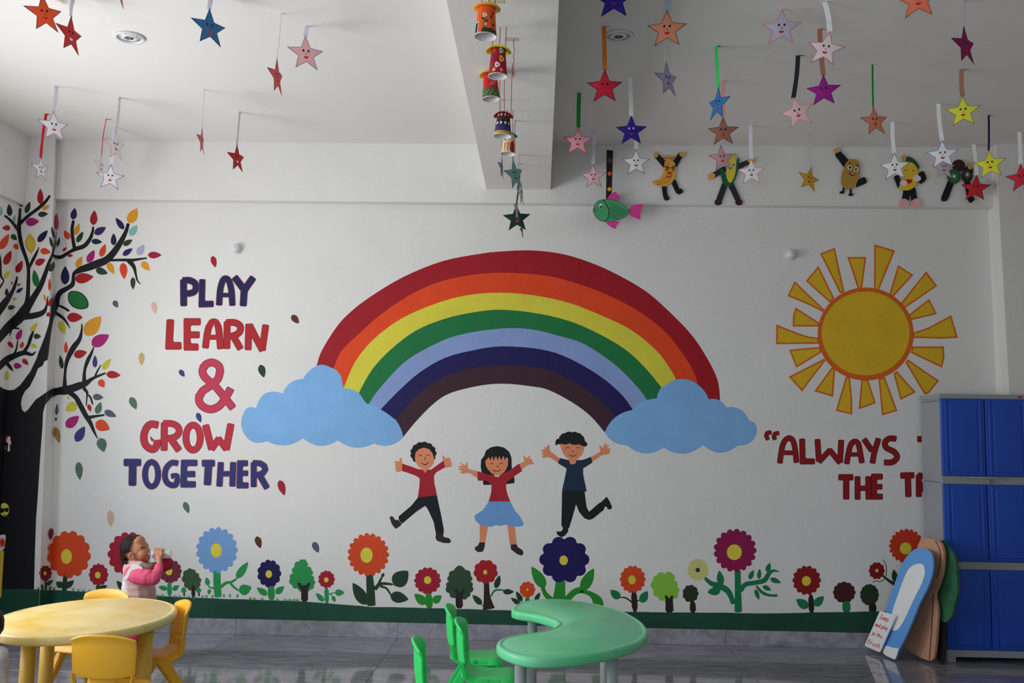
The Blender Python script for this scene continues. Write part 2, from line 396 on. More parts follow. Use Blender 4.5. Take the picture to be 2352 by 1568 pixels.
BR_D = [[(530, 1669, 38), (532, 1560, 22), (550, 1450, 34), (600, 1350, 46), (650, 1280, 34), (668, 1210, 19), (670, 1155, 10)], [(690, 1650, 40), (692, 1540, 24), (720, 1450, 32), (750, 1390, 22), (768, 1340, 8)],
        [(350, 1420, 90), (385, 1280, 52), (408, 1180, 34), (432, 1080, 28), (455, 1000, 56), (470, 940, 44), (495, 895, 44), (545, 865, 38), (592, 832, 38), (600, 785, 28), (608, 742, 32), (655, 712, 50), (720, 690, 60), (800, 660, 64), (870, 630, 60), (930, 570, 54), (990, 480, 44), (1030, 400, 32), (1048, 340, 26)],
        [(870, 634, 18), (1000, 630, 22), (1080, 632, 25), (1130, 625, 20), (1200, 615, 12)], [(1060, 640, 42), (1095, 685, 32), (1110, 740, 19), (1125, 800, 13), (1150, 825, 7)],
        [(475, 1000, 16), (520, 1020, 20), (560, 1045, 20)], [(455, 1062, 26), (510, 1100, 24), (545, 1140, 17), (570, 1188, 6)],
        [(-30, 1300, 60), (60, 1190, 75), (150, 1110, 85), (205, 1040, 85), (225, 960, 40), (232, 800, 30), (232, 700, 28), (215, 620, 28), (180, 520, 32), (160, 420, 32), (155, 360, 34), (160, 290, 25), (165, 215, 21)],
        [(200, 1060, 70), (270, 945, 52), (330, 845, 44), (370, 745, 36), (400, 655, 26), (430, 580, 17), (450, 500, 10), (462, 400, 6)],
        [(435, 590, 14), (462, 605, 28), (505, 605, 30), (560, 570, 26), (620, 540, 33), (690, 515, 36), (735, 460, 31), (758, 400, 23), (762, 362, 16)], [(610, 535, 30), (595, 450, 27), (590, 380, 27), (600, 315, 24)],
        [(160, 335, 28), (230, 270, 26), (310, 210, 27), (370, 155, 26), (405, 108, 20)], [(150, 385, 30), (90, 310, 22), (42, 270, 18)], [(235, 700, 20), (270, 630, 26), (300, 570, 19), (320, 525, 5)],
        [(190, 1096, 50), (280, 1085, 50), (350, 1060, 40), (380, 1010, 20), (393, 925, 6)], [(-30, 1080, 60), (40, 980, 58), (95, 900, 30), (125, 830, 24), (142, 768, 12)],
        [(-15, 560, 22), (5, 640, 15), (8, 760, 18), (30, 800, 12), (-5, 860, 20)], [(60, 1190, 28), (110, 1185, 22), (155, 1192, 12)], [(95, 1195, 20), (80, 1250, 6)],
        [(-30, 1530, 50), (50, 1450, 55), (130, 1410, 44), (200, 1390, 36), (260, 1405, 23), (290, 1382, 10)], [(190, 1390, 30), (230, 1330, 26), (250, 1270, 28), (272, 1215, 17)], [(90, 1430, 20), (130, 1370, 16), (145, 1290, 9)], [(60, 1480, 30), (85, 1510, 25), (105, 1538, 6)]]
for k, b in enumerate(BR_E): mural('branch', [(stroke_poly(crom(fE(b), 5), smooth=1), BLACK)], tree, 3 + .15 * k)
for k, b in enumerate(BR_D): mural('branch', [(stroke_poly(crom(fD(b), 5), smooth=1), BLACK)], tree, 3.9 + .15 * k)
LD = [(175, 130, 128, 55, -90, PUR), (330, 110, 125, 50, -90, RED), (78, 222, 98, 45, -95, DTEAL), (228, 200, 100, 42, -70, DGRN), (375, 200, 65, 38, -25, ORY), (352, 256, 80, 44, -5, DGRN), (265, 318, 108, 68, -5, MAG), (5, 230, 75, 36, -90, TEAL), (117, 290, 60, 24, -90, TEAL), (52, 368, 66, 44, 180, RED), (38, 480, 140, 60, -60, ORG), (115, 445, 60, 42, 45, DGRN), (133, 522, 52, 40, 50, ORG), (350, 435, 122, 52, -50, NAVY), (372, 560, 85, 52, 10, ORG), (65, 612, 125, 58, -65, RED), (330, 645, 88, 55, -25, RED), (160, 685, 105, 52, -65, RED), (290, 780, 140, 55, -100, GRN), (57, 750, 75, 38, -50, YEL), (425, 685, 88, 46, -65, DGRN), (405, 832, 100, 24, -90, ORG), (367, 940, 65, 24, -110, ORY), (413, 975, 70, 36, -70, RED), (395, 1075, 40, 32, -90, RED), (97, 818, 28, 12, -90, RED), (155, 832, 30, 16, -30, RED), (55, 892, 60, 32, -90, DTEAL), (162, 877, 65, 28, -35, NAVY), (122, 948, 40, 22, -20, YEL), (95, 1018, 62, 38, -10, DGRN), (158, 1240, 95, 45, -65, MAG), (278, 1180, 90, 38, -50, YEL), (305, 1255, 60, 44, 0, DGRN), (87, 1325, 65, 35, 50, RED), (180, 1325, 55, 34, -70, ORG), (278, 1335, 55, 34, 20, YEL), (208, 1465, 65, 38, 45, RED), (145, 1497, 68, 48, 5, MAG), (55, 1575, 80, 36, -90, YEL),
      (463, 315, 138, 28, -90, RED), (433, 405, 98, 24, -105, PUR), (418, 482, 92, 26, -105, DGRN), (478, 482, 78, 24, -75, DGRN), (530, 542, 45, 22, -45, RED), (575, 594, 46, 26, 0, RED), (605, 252, 95, 52, -80, PUR), (547, 425, 80, 48, -120, ORG), (632, 378, 100, 42, -70, ORY), (655, 442, 100, 42, -60, DGRN), (768, 285, 118, 60, -85, RED), (820, 390, 105, 58, -30, PUR), (792, 480, 86, 44, 5, DTEAL), (980, 332, 112, 46, -125, NAVY), (1088, 268, 135, 80, -60, ORY), (1093, 388, 100, 58, -55, TEAL), (930, 462, 96, 46, -90, DTEAL), (1046, 487, 85, 44, -30, DGRN), (843, 552, 108, 50, -70, ORG), (745, 600, 112, 58, -62, MAG), (648, 648, 98, 50, -65, ORY), (1045, 564, 95, 44, -35, PUR), (1153, 547, 95, 60, -60, LAV), (1266, 590, 108, 54, 0, CRIM), (533, 757, 148, 70, -90, NAVY), (688, 778, 152, 82, -8, RED), (833, 724, 100, 56, 20, DGRN), (908, 698, 105, 52, 60, ORY), (1012, 720, 130, 62, 85, ORG), (1192, 680, 92, 56, 48, ORY), (1088, 822, 98, 40, 90, DGRN), (612, 1100, 125, 76, 0, RED), (510, 1185, 112, 60, 70, YEL), (762, 1168, 195, 115, -50, ORY), (822, 1285, 160, 95, -30, MAG), (540, 1345, 95, 32, -90, ORG), (658, 1398, 108, 66, -15, RED), (500, 1465, 112, 36, -100, DGRN), (777, 1460, 100, 40, -90, BLUP), (873, 1483, 108, 48, -55, YEL)]
LE = [(928, 215, 115, 60, 5, RED), (833, 287, 72, 56, 60, ORG), (803, 398, 85, 52, 5, GRY), (733, 487, 62, 32, 70, RED), (808, 487, 100, 54, -70, GGR), (903, 535, 105, 54, 25, GRY), (840, 634, 125, 92, 25, ORG), (593, 598, 135, 80, -40, MAG), (657, 700, 140, 74, -60, BLUP), (582, 482, 105, 78, 150, YEL), (558, 405, 32, 18, 90, YEL), (465, 498, 95, 28, -85, GRY), (458, 580, 34, 18, 90, BRN), (468, 708, 135, 52, 75, OCH), (835, 790, 115, 80, 75, GGR)]
for k, (x, y, L, W, a, c) in enumerate(LD): mural('leaf', [(fD(leafp(x, y, L * 1.04, W * 1.02, a)), c)], tree, 7.2)
for x, y, L, W, a, c in LE: mural('leaf', [(fE(leafp(x, y, L * 1.04, W * 1.02, a)), c)], tree, 7.2)
mural('leaf', [(fD(leafp(248, 497, 165, 84, -95, True)), ORY), (fD(leafp(248, 497, 128, 60, -95, True)), YEL)], tree, 7.2)
mural('leaf', [(fD(chaikin([(555, 900), (590, 880), (660, 890), (715, 945), (728, 1000), (715, 1028), (650, 1037), (590, 1015), (555, 965)], 2)), BLACK), (fD(chaikin([(562, 905), (595, 887), (657, 897), (708, 950), (721, 1000), (708, 1021), (650, 1029), (595, 1008), (562, 960)], 2)), GRN)], tree, 7.2)
def fall(g, x, y, L, W, a, c, lab): mural('painted_leaf', [(g(leafp(x, y, L, W, a)), c)], wall_back, 4, lab)
fall(fD, 948, 992, 68, 46, 60, GRY, 'small grey-blue painted leaf left of PLAY'); fall(fD, 1265, 1022, 105, 50, 80, PEACH, 'peach painted leaf left of PLAY'); fall(fD, 1159, 1442, 110, 50, 90, TAN, 'tan painted leaf left of the ampersand')
fall(fE, 648, 1002, 150, 62, 85, GGR, 'grey-green painted leaf left of TOGETHER'); fall(fE, 1092, 448, 112, 60, 65, GGR, 'green painted leaf left of GROW'); fall(fE, 906, 1392, 140, 60, 88, PEACH, 'pale peach painted leaf above the crimson flower'); fall(fE, 417, 1517, 95, 42, 95, DRED, 'dark red painted leaf beside the orange flower')
fall(fA, 397, 217, 98, 48, 75, RED, 'red painted leaf above PLAY'); fall(fA, 1063, 688, 90, 54, 50, BRN, 'brown painted leaf right of LEARN'); fall(fA, 136, 1130, 70, 42, 55, BLUP, 'blue painted leaf left of the ampersand'); fall(fA, 792, 1112, 110, 60, 75, DGRN, 'dark green painted leaf right of the ampersand'); fall(fA, 275, 1492, 85, 44, 70, BLUP, 'blue painted leaf between ampersand and GROW')
fall(fB, 778, 1095, 118, 58, 68, GGR, 'green painted leaf under TOGETHER'); fall(fB, 1683, 908, 155, 70, 72, CRIM, 'crimson painted leaf right of TOGETHER'); fall(f6, 703, 263, 118, 62, 72, BRN, 'brown painted leaf above the navy flower'); fall(f6, 1236, 310, 112, 62, 65, GRY, 'slate grey painted leaf above the bright green tree')

# rainbow and clouds
G1 = 1.6
bands = [((150, 16, 30), 'red'), ((214, 66, 24), 'orange'), ((206, 196, 62), 'yellow'), ((22, 108, 58), 'green'), ((128, 148, 196), 'lavender'), ((24, 16, 78), 'navy'), ((56, 30, 42), 'plum')]
BD = [[(722, 855), (727, 840), (739, 805), (772, 752), (802, 719), (848, 683), (926, 636), (1015, 600), (1100, 583), (1154, 577), (1226, 575), (1300, 585), (1372, 609), (1436, 640), (1492, 675), (1551, 729), (1591, 772), (1624, 822), (1648, 872), (1654, 918), (1655, 940)],
      [(757, 870), (767, 843), (785, 805), (825, 766), (872, 724), (938, 679), (1004, 649), (1071, 633), (1147, 626), (1240, 631), (1299, 643), (1376, 669), (1458, 709), (1525, 759), (1568, 812), (1594, 855), (1603, 885), (1608, 910)],
      [(780, 912), (789, 892), (815, 832), (858, 779), (921, 732), (998, 698), (1071, 678), (1147, 672), (1226, 678), (1309, 696), (1392, 729), (1452, 759), (1508, 805), (1538, 845), (1551, 868), (1560, 895)],
      [(818, 925), (825, 901), (855, 848), (898, 802), (955, 759), (1021, 732), (1087, 717), (1154, 711), (1243, 721), (1319, 741), (1392, 775), (1445, 809), (1485, 848), (1521, 892), (1535, 915)],
      [(838, 945), (848, 926), (872, 892), (925, 835), (981, 799), (1054, 769), (1154, 754), (1220, 756), (1276, 769), (1342, 790), (1412, 837), (1458, 882), (1485, 916), (1496, 935)],
      [(860, 955), (878, 936), (915, 898), (964, 855), (1021, 822), (1087, 804), (1154, 795), (1243, 802), (1306, 822), (1376, 862), (1425, 903), (1452, 938), (1465, 960)],
      [(905, 972), (912, 960), (938, 928), (981, 888), (1037, 858), (1104, 842), (1163, 838), (1243, 845), (1293, 863), (1352, 898), (1392, 931), (1417, 961), (1428, 980)],
      [(925, 1005), (955, 968), (998, 925), (1037, 901.5), (1104, 885), (1160, 881), (1220, 887), (1259, 895), (1313, 923), (1356, 955), (1390, 994)]]
rb = empty('painted_rainbow', parent=wall_back, label='wide painted rainbow of seven bands between two clouds')
for k, (c, n) in enumerate(bands):
    a, b = crom(BD[k], 4), crom(BD[k + 1], 4)
    tag(mural('rainbow_band', [(a + b[::-1], paint(c, G1))], rb, 1), n + ' rainbow band')
CL = paint((122, 170, 218), 1.55)
c1 = [(1165, 1398, .04), (1100, 1270, .04), (1015, 1192, .1), (910, 1165, .15), (750, 1060, .22), (725, 965, .2), (560, 903, .12), (470, 995, .18), (330, 1095, .3), (145, 1198, .3), (40, 1330, .28), (220, 1425, .22), (470, 1405, .2), (712, 1420, .16), (960, 1442, .18)]
c1 = [(1165, 1398, .06), (1110, 1276, .0), (1100, 1270, .05), (912, 1165, .08), (905, 1160, .0), (862, 1098, .1), (750, 1060, .06), (748, 1050, 0), (735, 980, .12), (660, 915, .12), (565, 903, .08), (470, 995, .17), (330, 1095, .28), (145, 1198, .28), (55, 1240, .12), (60, 1370, .22), (220, 1425, .16), (470, 1405, .19), (712, 1420, .16), (960, 1442, .17)]
mural('painted_cloud', [(fR1(arcs(c1)), CL)], wall_back, 4, 'light blue painted cloud at the left foot of the rainbow')
c2 = [(690, 1365, .14), (880, 1210, .1), (1052, 1128, .16), (1125, 1030, .1), (1215, 997, .1), (1330, 1030, .08), (1410, 1135, .18), (1532, 1192, .2), (1688, 1280, .2), (1745, 1355, .22), (1612, 1455, .22), (1370, 1452, .19), (1098, 1470, .19), (845, 1455, .14)]
mural('painted_cloud', [(fR2(arcs(c2)), CL)], wall_back, 4, 'light blue painted cloud at the right foot of the rainbow')

# sun
SY = paint((226, 184, 40), 1.35); SO = paint((222, 104, 30), 1.35)
sun = empty('painted_sun', parent=wall_back, label='yellow painted sun with orange outlined rays')
RAYS = [[(955, 75), (1125, 125), (990, 455), (953, 455)], [(1150, 245), (1275, 325), (1110, 505), (1075, 490)], [(1380, 295), (1470, 415), (1200, 600), (1170, 560)], [(1405, 520), (1468, 645), (1250, 697), (1235, 652)], [(1585, 655), (1640, 840), (1500, 847), (1270, 840), (1270, 797), (1400, 755)], [(1525, 910), (1530, 1000), (1510, 1085), (1255, 962), (1262, 910)], [(1485, 1190), (1395, 1300), (1365, 1300), (1208, 1040), (1230, 1015)], [(1295, 1285), (1170, 1348), (1112, 1130), (1140, 1110)], [(1145, 1437), (1018, 1475), (990, 1175), (1042, 1160)], [(968, 1375), (828, 1425), (850, 1180), (905, 1180)],
        [(775, 1468), (640, 1437), (725, 1150), (755, 1160), (775, 1340)], [(618, 1322), (463, 1277), (608, 1080), (635, 1100)], [(365, 1280), (255, 1158), (545, 1010), (560, 1022), (430, 1190)], [(318, 1085), (258, 937), (510, 913), (525, 957)], [(152, 892), (153, 730), (330, 800), (420, 830), (500, 838), (500, 888)], [(287, 747), (290, 660), (310, 590), (502, 713), (500, 748)], [(245, 498), (303, 375), (548, 610), (532, 628), (420, 570)], [(395, 375), (498, 250), (628, 515), (592, 552)], [(512, 150), (632, 103), (712, 465), (676, 478)], [(735, 178), (890, 178), (855, 440), (822, 440)]]
def inset(P, d):
    n = len(P); A = sum(P[i][0] * P[(i + 1) % n][1] - P[(i + 1) % n][0] * P[i][1] for i in range(n)); s = 1 if A > 0 else -1; out = []
    for i in range(n):
        a, b, c = Vector(P[i - 1]), Vector(P[i]), Vector(P[(i + 1) % n])
        e1 = (b - a).normalized(); e2 = (c - b).normalized(); n1 = Vector((-e1.y, e1.x)) * s; n2 = Vector((-e2.y, e2.x)) * s
        k = n1 + n2; k = k / max(.5, k.dot(n1)); out.append((b.x + k.x * d, b.y + k.y * d))
    return out
for P in RAYS: mural('sun_ray', [(fS(P), SO), (fS(inset(P, 13)), SY)], sun, 2)
mural('sun_disc', [(fS(ell(885, 808, 394, 381, 48)), SO), (fS(ell(885, 803, 360, 343, 48)), SY)], sun, 3)

# lettering
def O(cx, cy, rx, ry, n=24): return [(cx + rx * math.sin(2 * math.pi * i / n), cy - ry * math.cos(2 * math.pi * i / n)) for i in range(n + 1)]
def ring_poly(cx, cy, rx, ry, w):
    a = ell(cx, cy, rx + w / 2, ry + w / 2, 32); b = ell(cx, cy, rx - w / 2, ry - w / 2, 32)
    return a + [a[0], b[0]] + b[:0:-1]
def word(name_label, g, letters, rim, fill, grow, layer=2):
    wd = empty('painted_word', parent=wall_back, label=name_label)
    for strokes in letters:
        sh = []
        for ph, mt in ((grow, rim), (0, fill)):
            for st in strokes:
                if st[0] == 'O':
                    _, cx, cy, rx, ry, wdt = st
                    wv = wdt + 2 * ph
                    a = ell(cx, cy, rx + wv / 2, ry + wv / 2, 30); b = ell(cx, cy, rx - wv / 2, ry - wv / 2, 30)
                    for i in range(30): sh.append((g([a[i], a[(i + 1) % 30], b[(i + 1) % 30], b[i]]), mt))
                else:
                    wv, pts = st; sh.append((g(stroke_poly(crom(pts, 4) if 7 <= len(pts) < 14 else pts, ph, wv, rad=wv * .26, cap=.55)), mt))
        # flat pieces of one colour share a height unless strokes cross
        ltr('letter', sh, wd, layer)
def ltr(name, sh, parent, layer):
    v, f, fm, mats = [], [], [], []
    lv = 0; last = None
    for poly, mt in sh:
        if mt not in mats: mats.append(mt)
        if len(poly) != 4 or mt is not last: lv += 1
        last = mt
        off = .0002 + layer * .00016 + lv * .00003; b = len(v); v += [hy(x, y, D - off) for x, y in poly]
        for t in tess(poly): f.append(tuple(b + i for i in t)); fm.append(mats.index(mt))
    for i, t in enumerate(f):
        if (v[t[1]] - v[t[0]]).cross(v[t[2]] - v[t[0]]).dot(EYE - v[t[0]]) < 0: f[i] = tuple(reversed(t))
    return mesh(name, v, f, mats, parent, fm=fm)
LB = paint((24, 26, 82), 1.3); LBR = paint((150, 62, 50), 1.3); LR = paint((174, 30, 38), 1.35); LRD = paint((112, 34, 34), 1.3); LP = paint((196, 54, 84), 1.35); LP2 = paint((188, 40, 58), 1.35); LB2 = paint((42, 48, 112), 1.35); LD1 = paint((134, 18, 24), 1.7); LD2 = paint((46, 14, 18), 1.5)
word('navy painted word PLAY', fA, [
    [(50, [(148, 372), (150, 570)]), (48, [(148, 370), (200, 370), (240, 392), (250, 425), (238, 460), (205, 475), (155, 477)])],
    [(46, [(302, 370), (297, 565), (385, 562)])],
    [(46, [(440, 565), (448, 450), (468, 375), (492, 355), (520, 375), (540, 450), (548, 568)]), (30, [(455, 490), (540, 490)])],
    [(52, [(570, 348), (640, 440)]), (52, [(715, 352), (645, 450), (637, 570)])]], LBR, LB, 5)
word('red painted word LEARN', fA, [
    [(56, [(40, 700), (30, 905), (120, 905)])],
    [(52, [(278, 708), (178, 708), (178, 915), (260, 915)]), (50, [(180, 815), (270, 815)])],
    [(50, [(328, 915), (345, 790), (370, 720), (398, 705), (425, 725), (440, 800), (450, 922)]), (34, [(350, 835), (440, 835)])],
    [(50, [(503, 920), (505, 715)]), (50, [(505, 715), (565, 715), (605, 735), (615, 765), (600, 800), (560, 822), (510, 830)]), (50, [(560, 835), (612, 925)])],
    [(50, [(677, 930), (682, 735)]), (50, [(690, 740), (735, 830), (792, 938)]), (50, [(793, 935), (820, 742)])]], LRD, LR, 4)
word('pink painted ampersand', fA, [[(56, crom([(548, 1408), (470, 1310), (400, 1228), (325, 1165), (303, 1110), (325, 1065)], 4)), (56, crom([(308, 1085), (340, 1052), (390, 1042), (438, 1072), (448, 1120)], 4)), (56, crom([(448, 1105), (430, 1175), (375, 1228), (305, 1275), (273, 1335)], 4)), (56, crom([(278, 1310), (276, 1360), (310, 1405), (370, 1425), (425, 1408)], 4)), (56, crom([(400, 1420), (445, 1393), (490, 1335), (530, 1262)], 4))]], LRD, LP, 5)
word('rose red painted word GROW', fB, [
    [(62, [(500, 312), (440, 305), (395, 345), (372, 430), (392, 505), (448, 543), (490, 520), (500, 430), (450, 430)])],
    [(58, [(565, 545), (567, 300)]), (56, [(567, 298), (640, 300), (690, 325), (708, 365), (690, 410), (640, 435), (570, 442)]), (60, [(630, 445), (702, 548)])],
    [('O', 840, 432, 68, 118, 58)],
    [(60, [(960, 322), (1015, 535)]), (54, [(1018, 538), (1082, 445)]), (54, [(1082, 445), (1152, 538)]), (60, [(1155, 538), (1197, 312)])]], LRD, LP2, 5)
word('blue painted word TOGETHER', fB, [
    [(62, [(195, 668), (335, 668)]), (66, [(268, 672), (265, 875)])], [('O', 447, 780, 62, 116, 50)],
    [(48, [(690, 675), (635, 672), (585, 725), (573, 800), (595, 860), (648, 885), (682, 868), (690, 795), (640, 795)])],
    [(54, [(870, 672), (755, 672), (750, 875), (855, 875)]), (52, [(755, 778), (850, 778)])], [(58, [(935, 675), (1035, 675)]), (64, [(988, 675), (976, 870)])],
    [(52, [(1103, 675), (1090, 885)]), (52, [(1220, 675), (1213, 885)]), (44, [(1100, 775), (1215, 775)])], [(50, [(1350, 675), (1285, 675), (1280, 885), (1355, 885)]), (46, [(1285, 770), (1352, 770)])],
    [(50, [(1415, 890), (1415, 675)]), (48, [(1415, 672), (1475, 675), (1515, 700), (1525, 735), (1500, 772), (1425, 790)]), (52, [(1475, 795), (1538, 905)])]], LBR, LB2, 6)
word('dark red painted word ALWAYS after an opening quotation mark', fC, [
    [(20, [(78, 84), (58, 88), (51, 103), (60, 125)])], [(20, [(124, 88), (104, 92), (96, 107), (102, 124)])],
    [(28, [(132, 262), (146, 170), (165, 130), (190, 118), (210, 135), (222, 180), (230, 258)]), (22, [(150, 205), (222, 205)])], [(30, [(264, 128), (267, 256), (333, 256)])],
    [(29, [(355, 130), (363, 252)]), (28, [(366, 256), (428, 190)]), (28, [(428, 190), (486, 262)]), (29, [(489, 258), (495, 135)])], [(28, [(528, 266), (543, 185), (558, 148), (580, 138), (598, 155), (607, 200), (618, 260)]), (20, [(545, 215), (608, 215)])],
    [(29, [(633, 128), (675, 190)]), (29, [(715, 125), (692, 200), (681, 262)])], [(30, crom([(816, 122), (782, 120), (755, 142), (762, 175), (810, 200), (826, 232), (800, 260), (755, 262)], 3))]], LD2, LD1, 3)
word('dark red painted letter T cut off by the cabinet', fC, [[(30, [(952, 124), (1070, 124)]), (30, [(1010, 124), (1010, 262)])]], LD2, LD1, 3)
word('dark red painted word THE', fC, [
    [(32, [(485, 350), (560, 350)]), (32, [(525, 352), (525, 474)])], [(29, [(592, 350), (592, 476)]), (29, [(655, 350), (657, 476)]), (26, [(592, 415), (655, 415)])], [(30, [(735, 346), (690, 346), (690, 465), (735, 465)]), (28, [(690, 406), (733, 406)])]], LD2, LD1, 3)
word('dark red painted letters TR running behind the cabinet', fC, [
    [(32, [(852, 340), (922, 338)]), (32, [(890, 344), (893, 460)])], [(30, [(955, 340), (955, 460)]), (28, [(955, 338), (1000, 345), (1015, 375), (970, 402)]), (28, [(975, 405), (1015, 460)])]], LD2, LD1, 3)

# painted children
SK = paint((226, 140, 100), 1.4); HB = paint((22, 22, 26), 1.2); LN = HB; SHR = paint((168, 28, 44), 1.4); TRO = paint((24, 24, 32), 1.2); SHO = paint((48, 40, 36), 1.3); SKI = paint((108, 158, 212), 1.4); TEE = paint((20, 44, 66), 1.4); TRO2 = paint((16, 26, 26), 1.2); WHT = paint((226, 222, 222), 1.2)
def kid(lab, parts):
    e = empty('painted_child', parent=wall_back, label=lab)
    for k, (n, shapes, mt) in enumerate(parts):
        mural(n, [((fK(arcs([(q[0], q[1], .16) for q in s]) if n == 'curls' else (roundc(s, 7) if len(s) < 60 else s)) if len(s) > 2 and len(s[0]) == 2 else fK(stroke_poly(crom(s, 3), smooth=1))), mt) for s in shapes], e, 2 + .4 * k)
kid('painted curly-haired boy in a red jumper leaping with one leg out', [
    ('hair', [scal(402, 265, 132, 118, 13, .12)], HB), ('skin', [[(395, 405), (445, 405), (440, 460), (405, 460)], [(190, 368), (190, 330), (178, 308), (165, 315), (165, 345), (120, 340), (108, 355), (130, 368), (112, 385), (130, 395), (115, 420), (135, 428), (125, 450), (150, 450), (200, 440)], [(600, 345), (590, 290), (600, 283), (625, 318), (660, 302), (662, 315), (680, 330), (672, 340), (690, 360), (680, 370), (692, 390), (675, 402), (615, 408)]], SK),
    ('jumper', [[(190, 366), (290, 400), (360, 425), (392, 424), (396, 428), (418, 464), (440, 430), (444, 426), (480, 428), (530, 390), (603, 338), (606, 342), (620, 405), (530, 455), (508, 490), (512, 560), (540, 688), (440, 700), (345, 712), (362, 600), (366, 515), (330, 490), (250, 460), (188, 442)]], SHR),
    ('trousers', [[(345, 710), (345, 706), (538, 684), (545, 720), (580, 880), (608, 1030), (605, 1070), (528, 1068), (505, 950), (450, 830), (422, 788), (330, 850), (190, 968), (155, 930), (155, 895), (280, 790)]], TRO),
    ('shoe', [[(150, 930), (185, 965), (180, 985), (125, 1022), (85, 970), (63, 905), (80, 890), (100, 900), (120, 930)]], SHO), ('shoe', [[(528, 1066), (600, 1066), (605, 1100), (660, 1113), (680, 1140), (668, 1163), (600, 1160), (540, 1140), (523, 1110)]], SHO),
    ('face', [[(318, 300), (325, 255), (360, 222), (410, 208), (460, 222), (495, 265), (510, 320), (507, 360), (480, 402), (440, 424), (395, 422), (350, 397), (323, 350)]], SK),
    ('features', [[(355, 293, 6), (370, 282, 6), (386, 290, 6)], [(433, 290, 6), (450, 280, 6), (467, 288, 6)], [(413, 308, 6), (423, 320, 6), (413, 331, 6)], [(382, 356, 6), (400, 372, 8), (420, 377, 9), (440, 370, 8), (456, 350, 6)]], LN)])
kid('painted girl with long black hair, red top and blue skirt', [
    ('hair', [[(1010, 290), (1030, 235), (1080, 203), (1140, 192), (1210, 206), (1262, 250), (1284, 310), (1287, 420), (1314, 520), (1314, 562), (1240, 572), (1080, 580), (1003, 580), (990, 480), (976, 400), (980, 330)]], HB),
    ('skin', [[(1110, 470), (1168, 470), (1160, 500), (1120, 500)], [(950, 445), (850, 420), (845, 360), (830, 355), (820, 390), (780, 358), (770, 362), (795, 390), (752, 390), (755, 402), (785, 410), (750, 420), (755, 432), (785, 432), (770, 460), (790, 468), (860, 460), (950, 518)], [(1360, 372), (1415, 345), (1400, 290), (1410, 283), (1430, 315), (1475, 283), (1475, 295), (1460, 320), (1500, 325), (1485, 340), (1510, 360), (1505, 372), (1450, 380), (1380, 428)], [(966, 980), (1052, 980), (1020, 1168), (966, 1158)], [(1243, 985), (1317, 990), (1337, 1178), (1268, 1182)]], SK),
    ('top', [[(943, 442), (1040, 475), (1110, 482), (1140, 507), (1172, 480), (1260, 440), (1360, 366), (1392, 440), (1290, 510), (1230, 560), (1230, 610), (1245, 680), (1274, 752), (1053, 750), (1080, 660), (1085, 580), (1040, 540), (946, 538)]], SHR), ('collar', [[(1108, 478), (1170, 478), (1160, 500), (1120, 500)]], WHT),
    ('skirt', [[(1055, 746), (1272, 748), (1320, 840), (1365, 890), (1404, 960), (1402, 985), (1370, 999), (1300, 997), (1225, 978), (1170, 990), (1130, 982), (1075, 1002), (1010, 988), (975, 985), (925, 940), (910, 890), (1000, 830)]], SKI),
    ('shoe', [[(963, 1152), (1020, 1157), (1012, 1215), (995, 1250), (945, 1252), (915, 1225), (920, 1203), (950, 1185)]], SHO), ('shoe', [[(1276, 1176), (1337, 1172), (1345, 1200), (1397, 1235), (1404, 1265), (1387, 1289), (1340, 1272), (1278, 1225)]], SHO),
    ('face', [[(1020, 335), (1060, 300), (1215, 290), (1252, 315), (1246, 390), (1222, 442), (1182, 477), (1140, 487), (1088, 467), (1048, 427), (1028, 390)]], SK),
    ('fringe', [[(1005, 310), (1035, 235), (1140, 198), (1235, 225), (1275, 300), (1254, 335), (1243, 285), (1216, 335), (1205, 285), (1180, 338), (1163, 285), (1146, 338), (1130, 285), (1102, 345), (1095, 285), (1072, 338), (1058, 300), (1020, 345)]], HB),
    ('features', [[(1070, 373, 6), (1085, 362, 6), (1102, 371, 6)], [(1164, 372, 6), (1182, 361, 6), (1200, 370, 6)], [(1140, 386, 6), (1150, 396, 6), (1140, 404, 6)], [(1095, 430, 6), (1115, 440, 7), (1140, 443, 7), (1160, 438, 7), (1177, 425, 6)]], LN)])
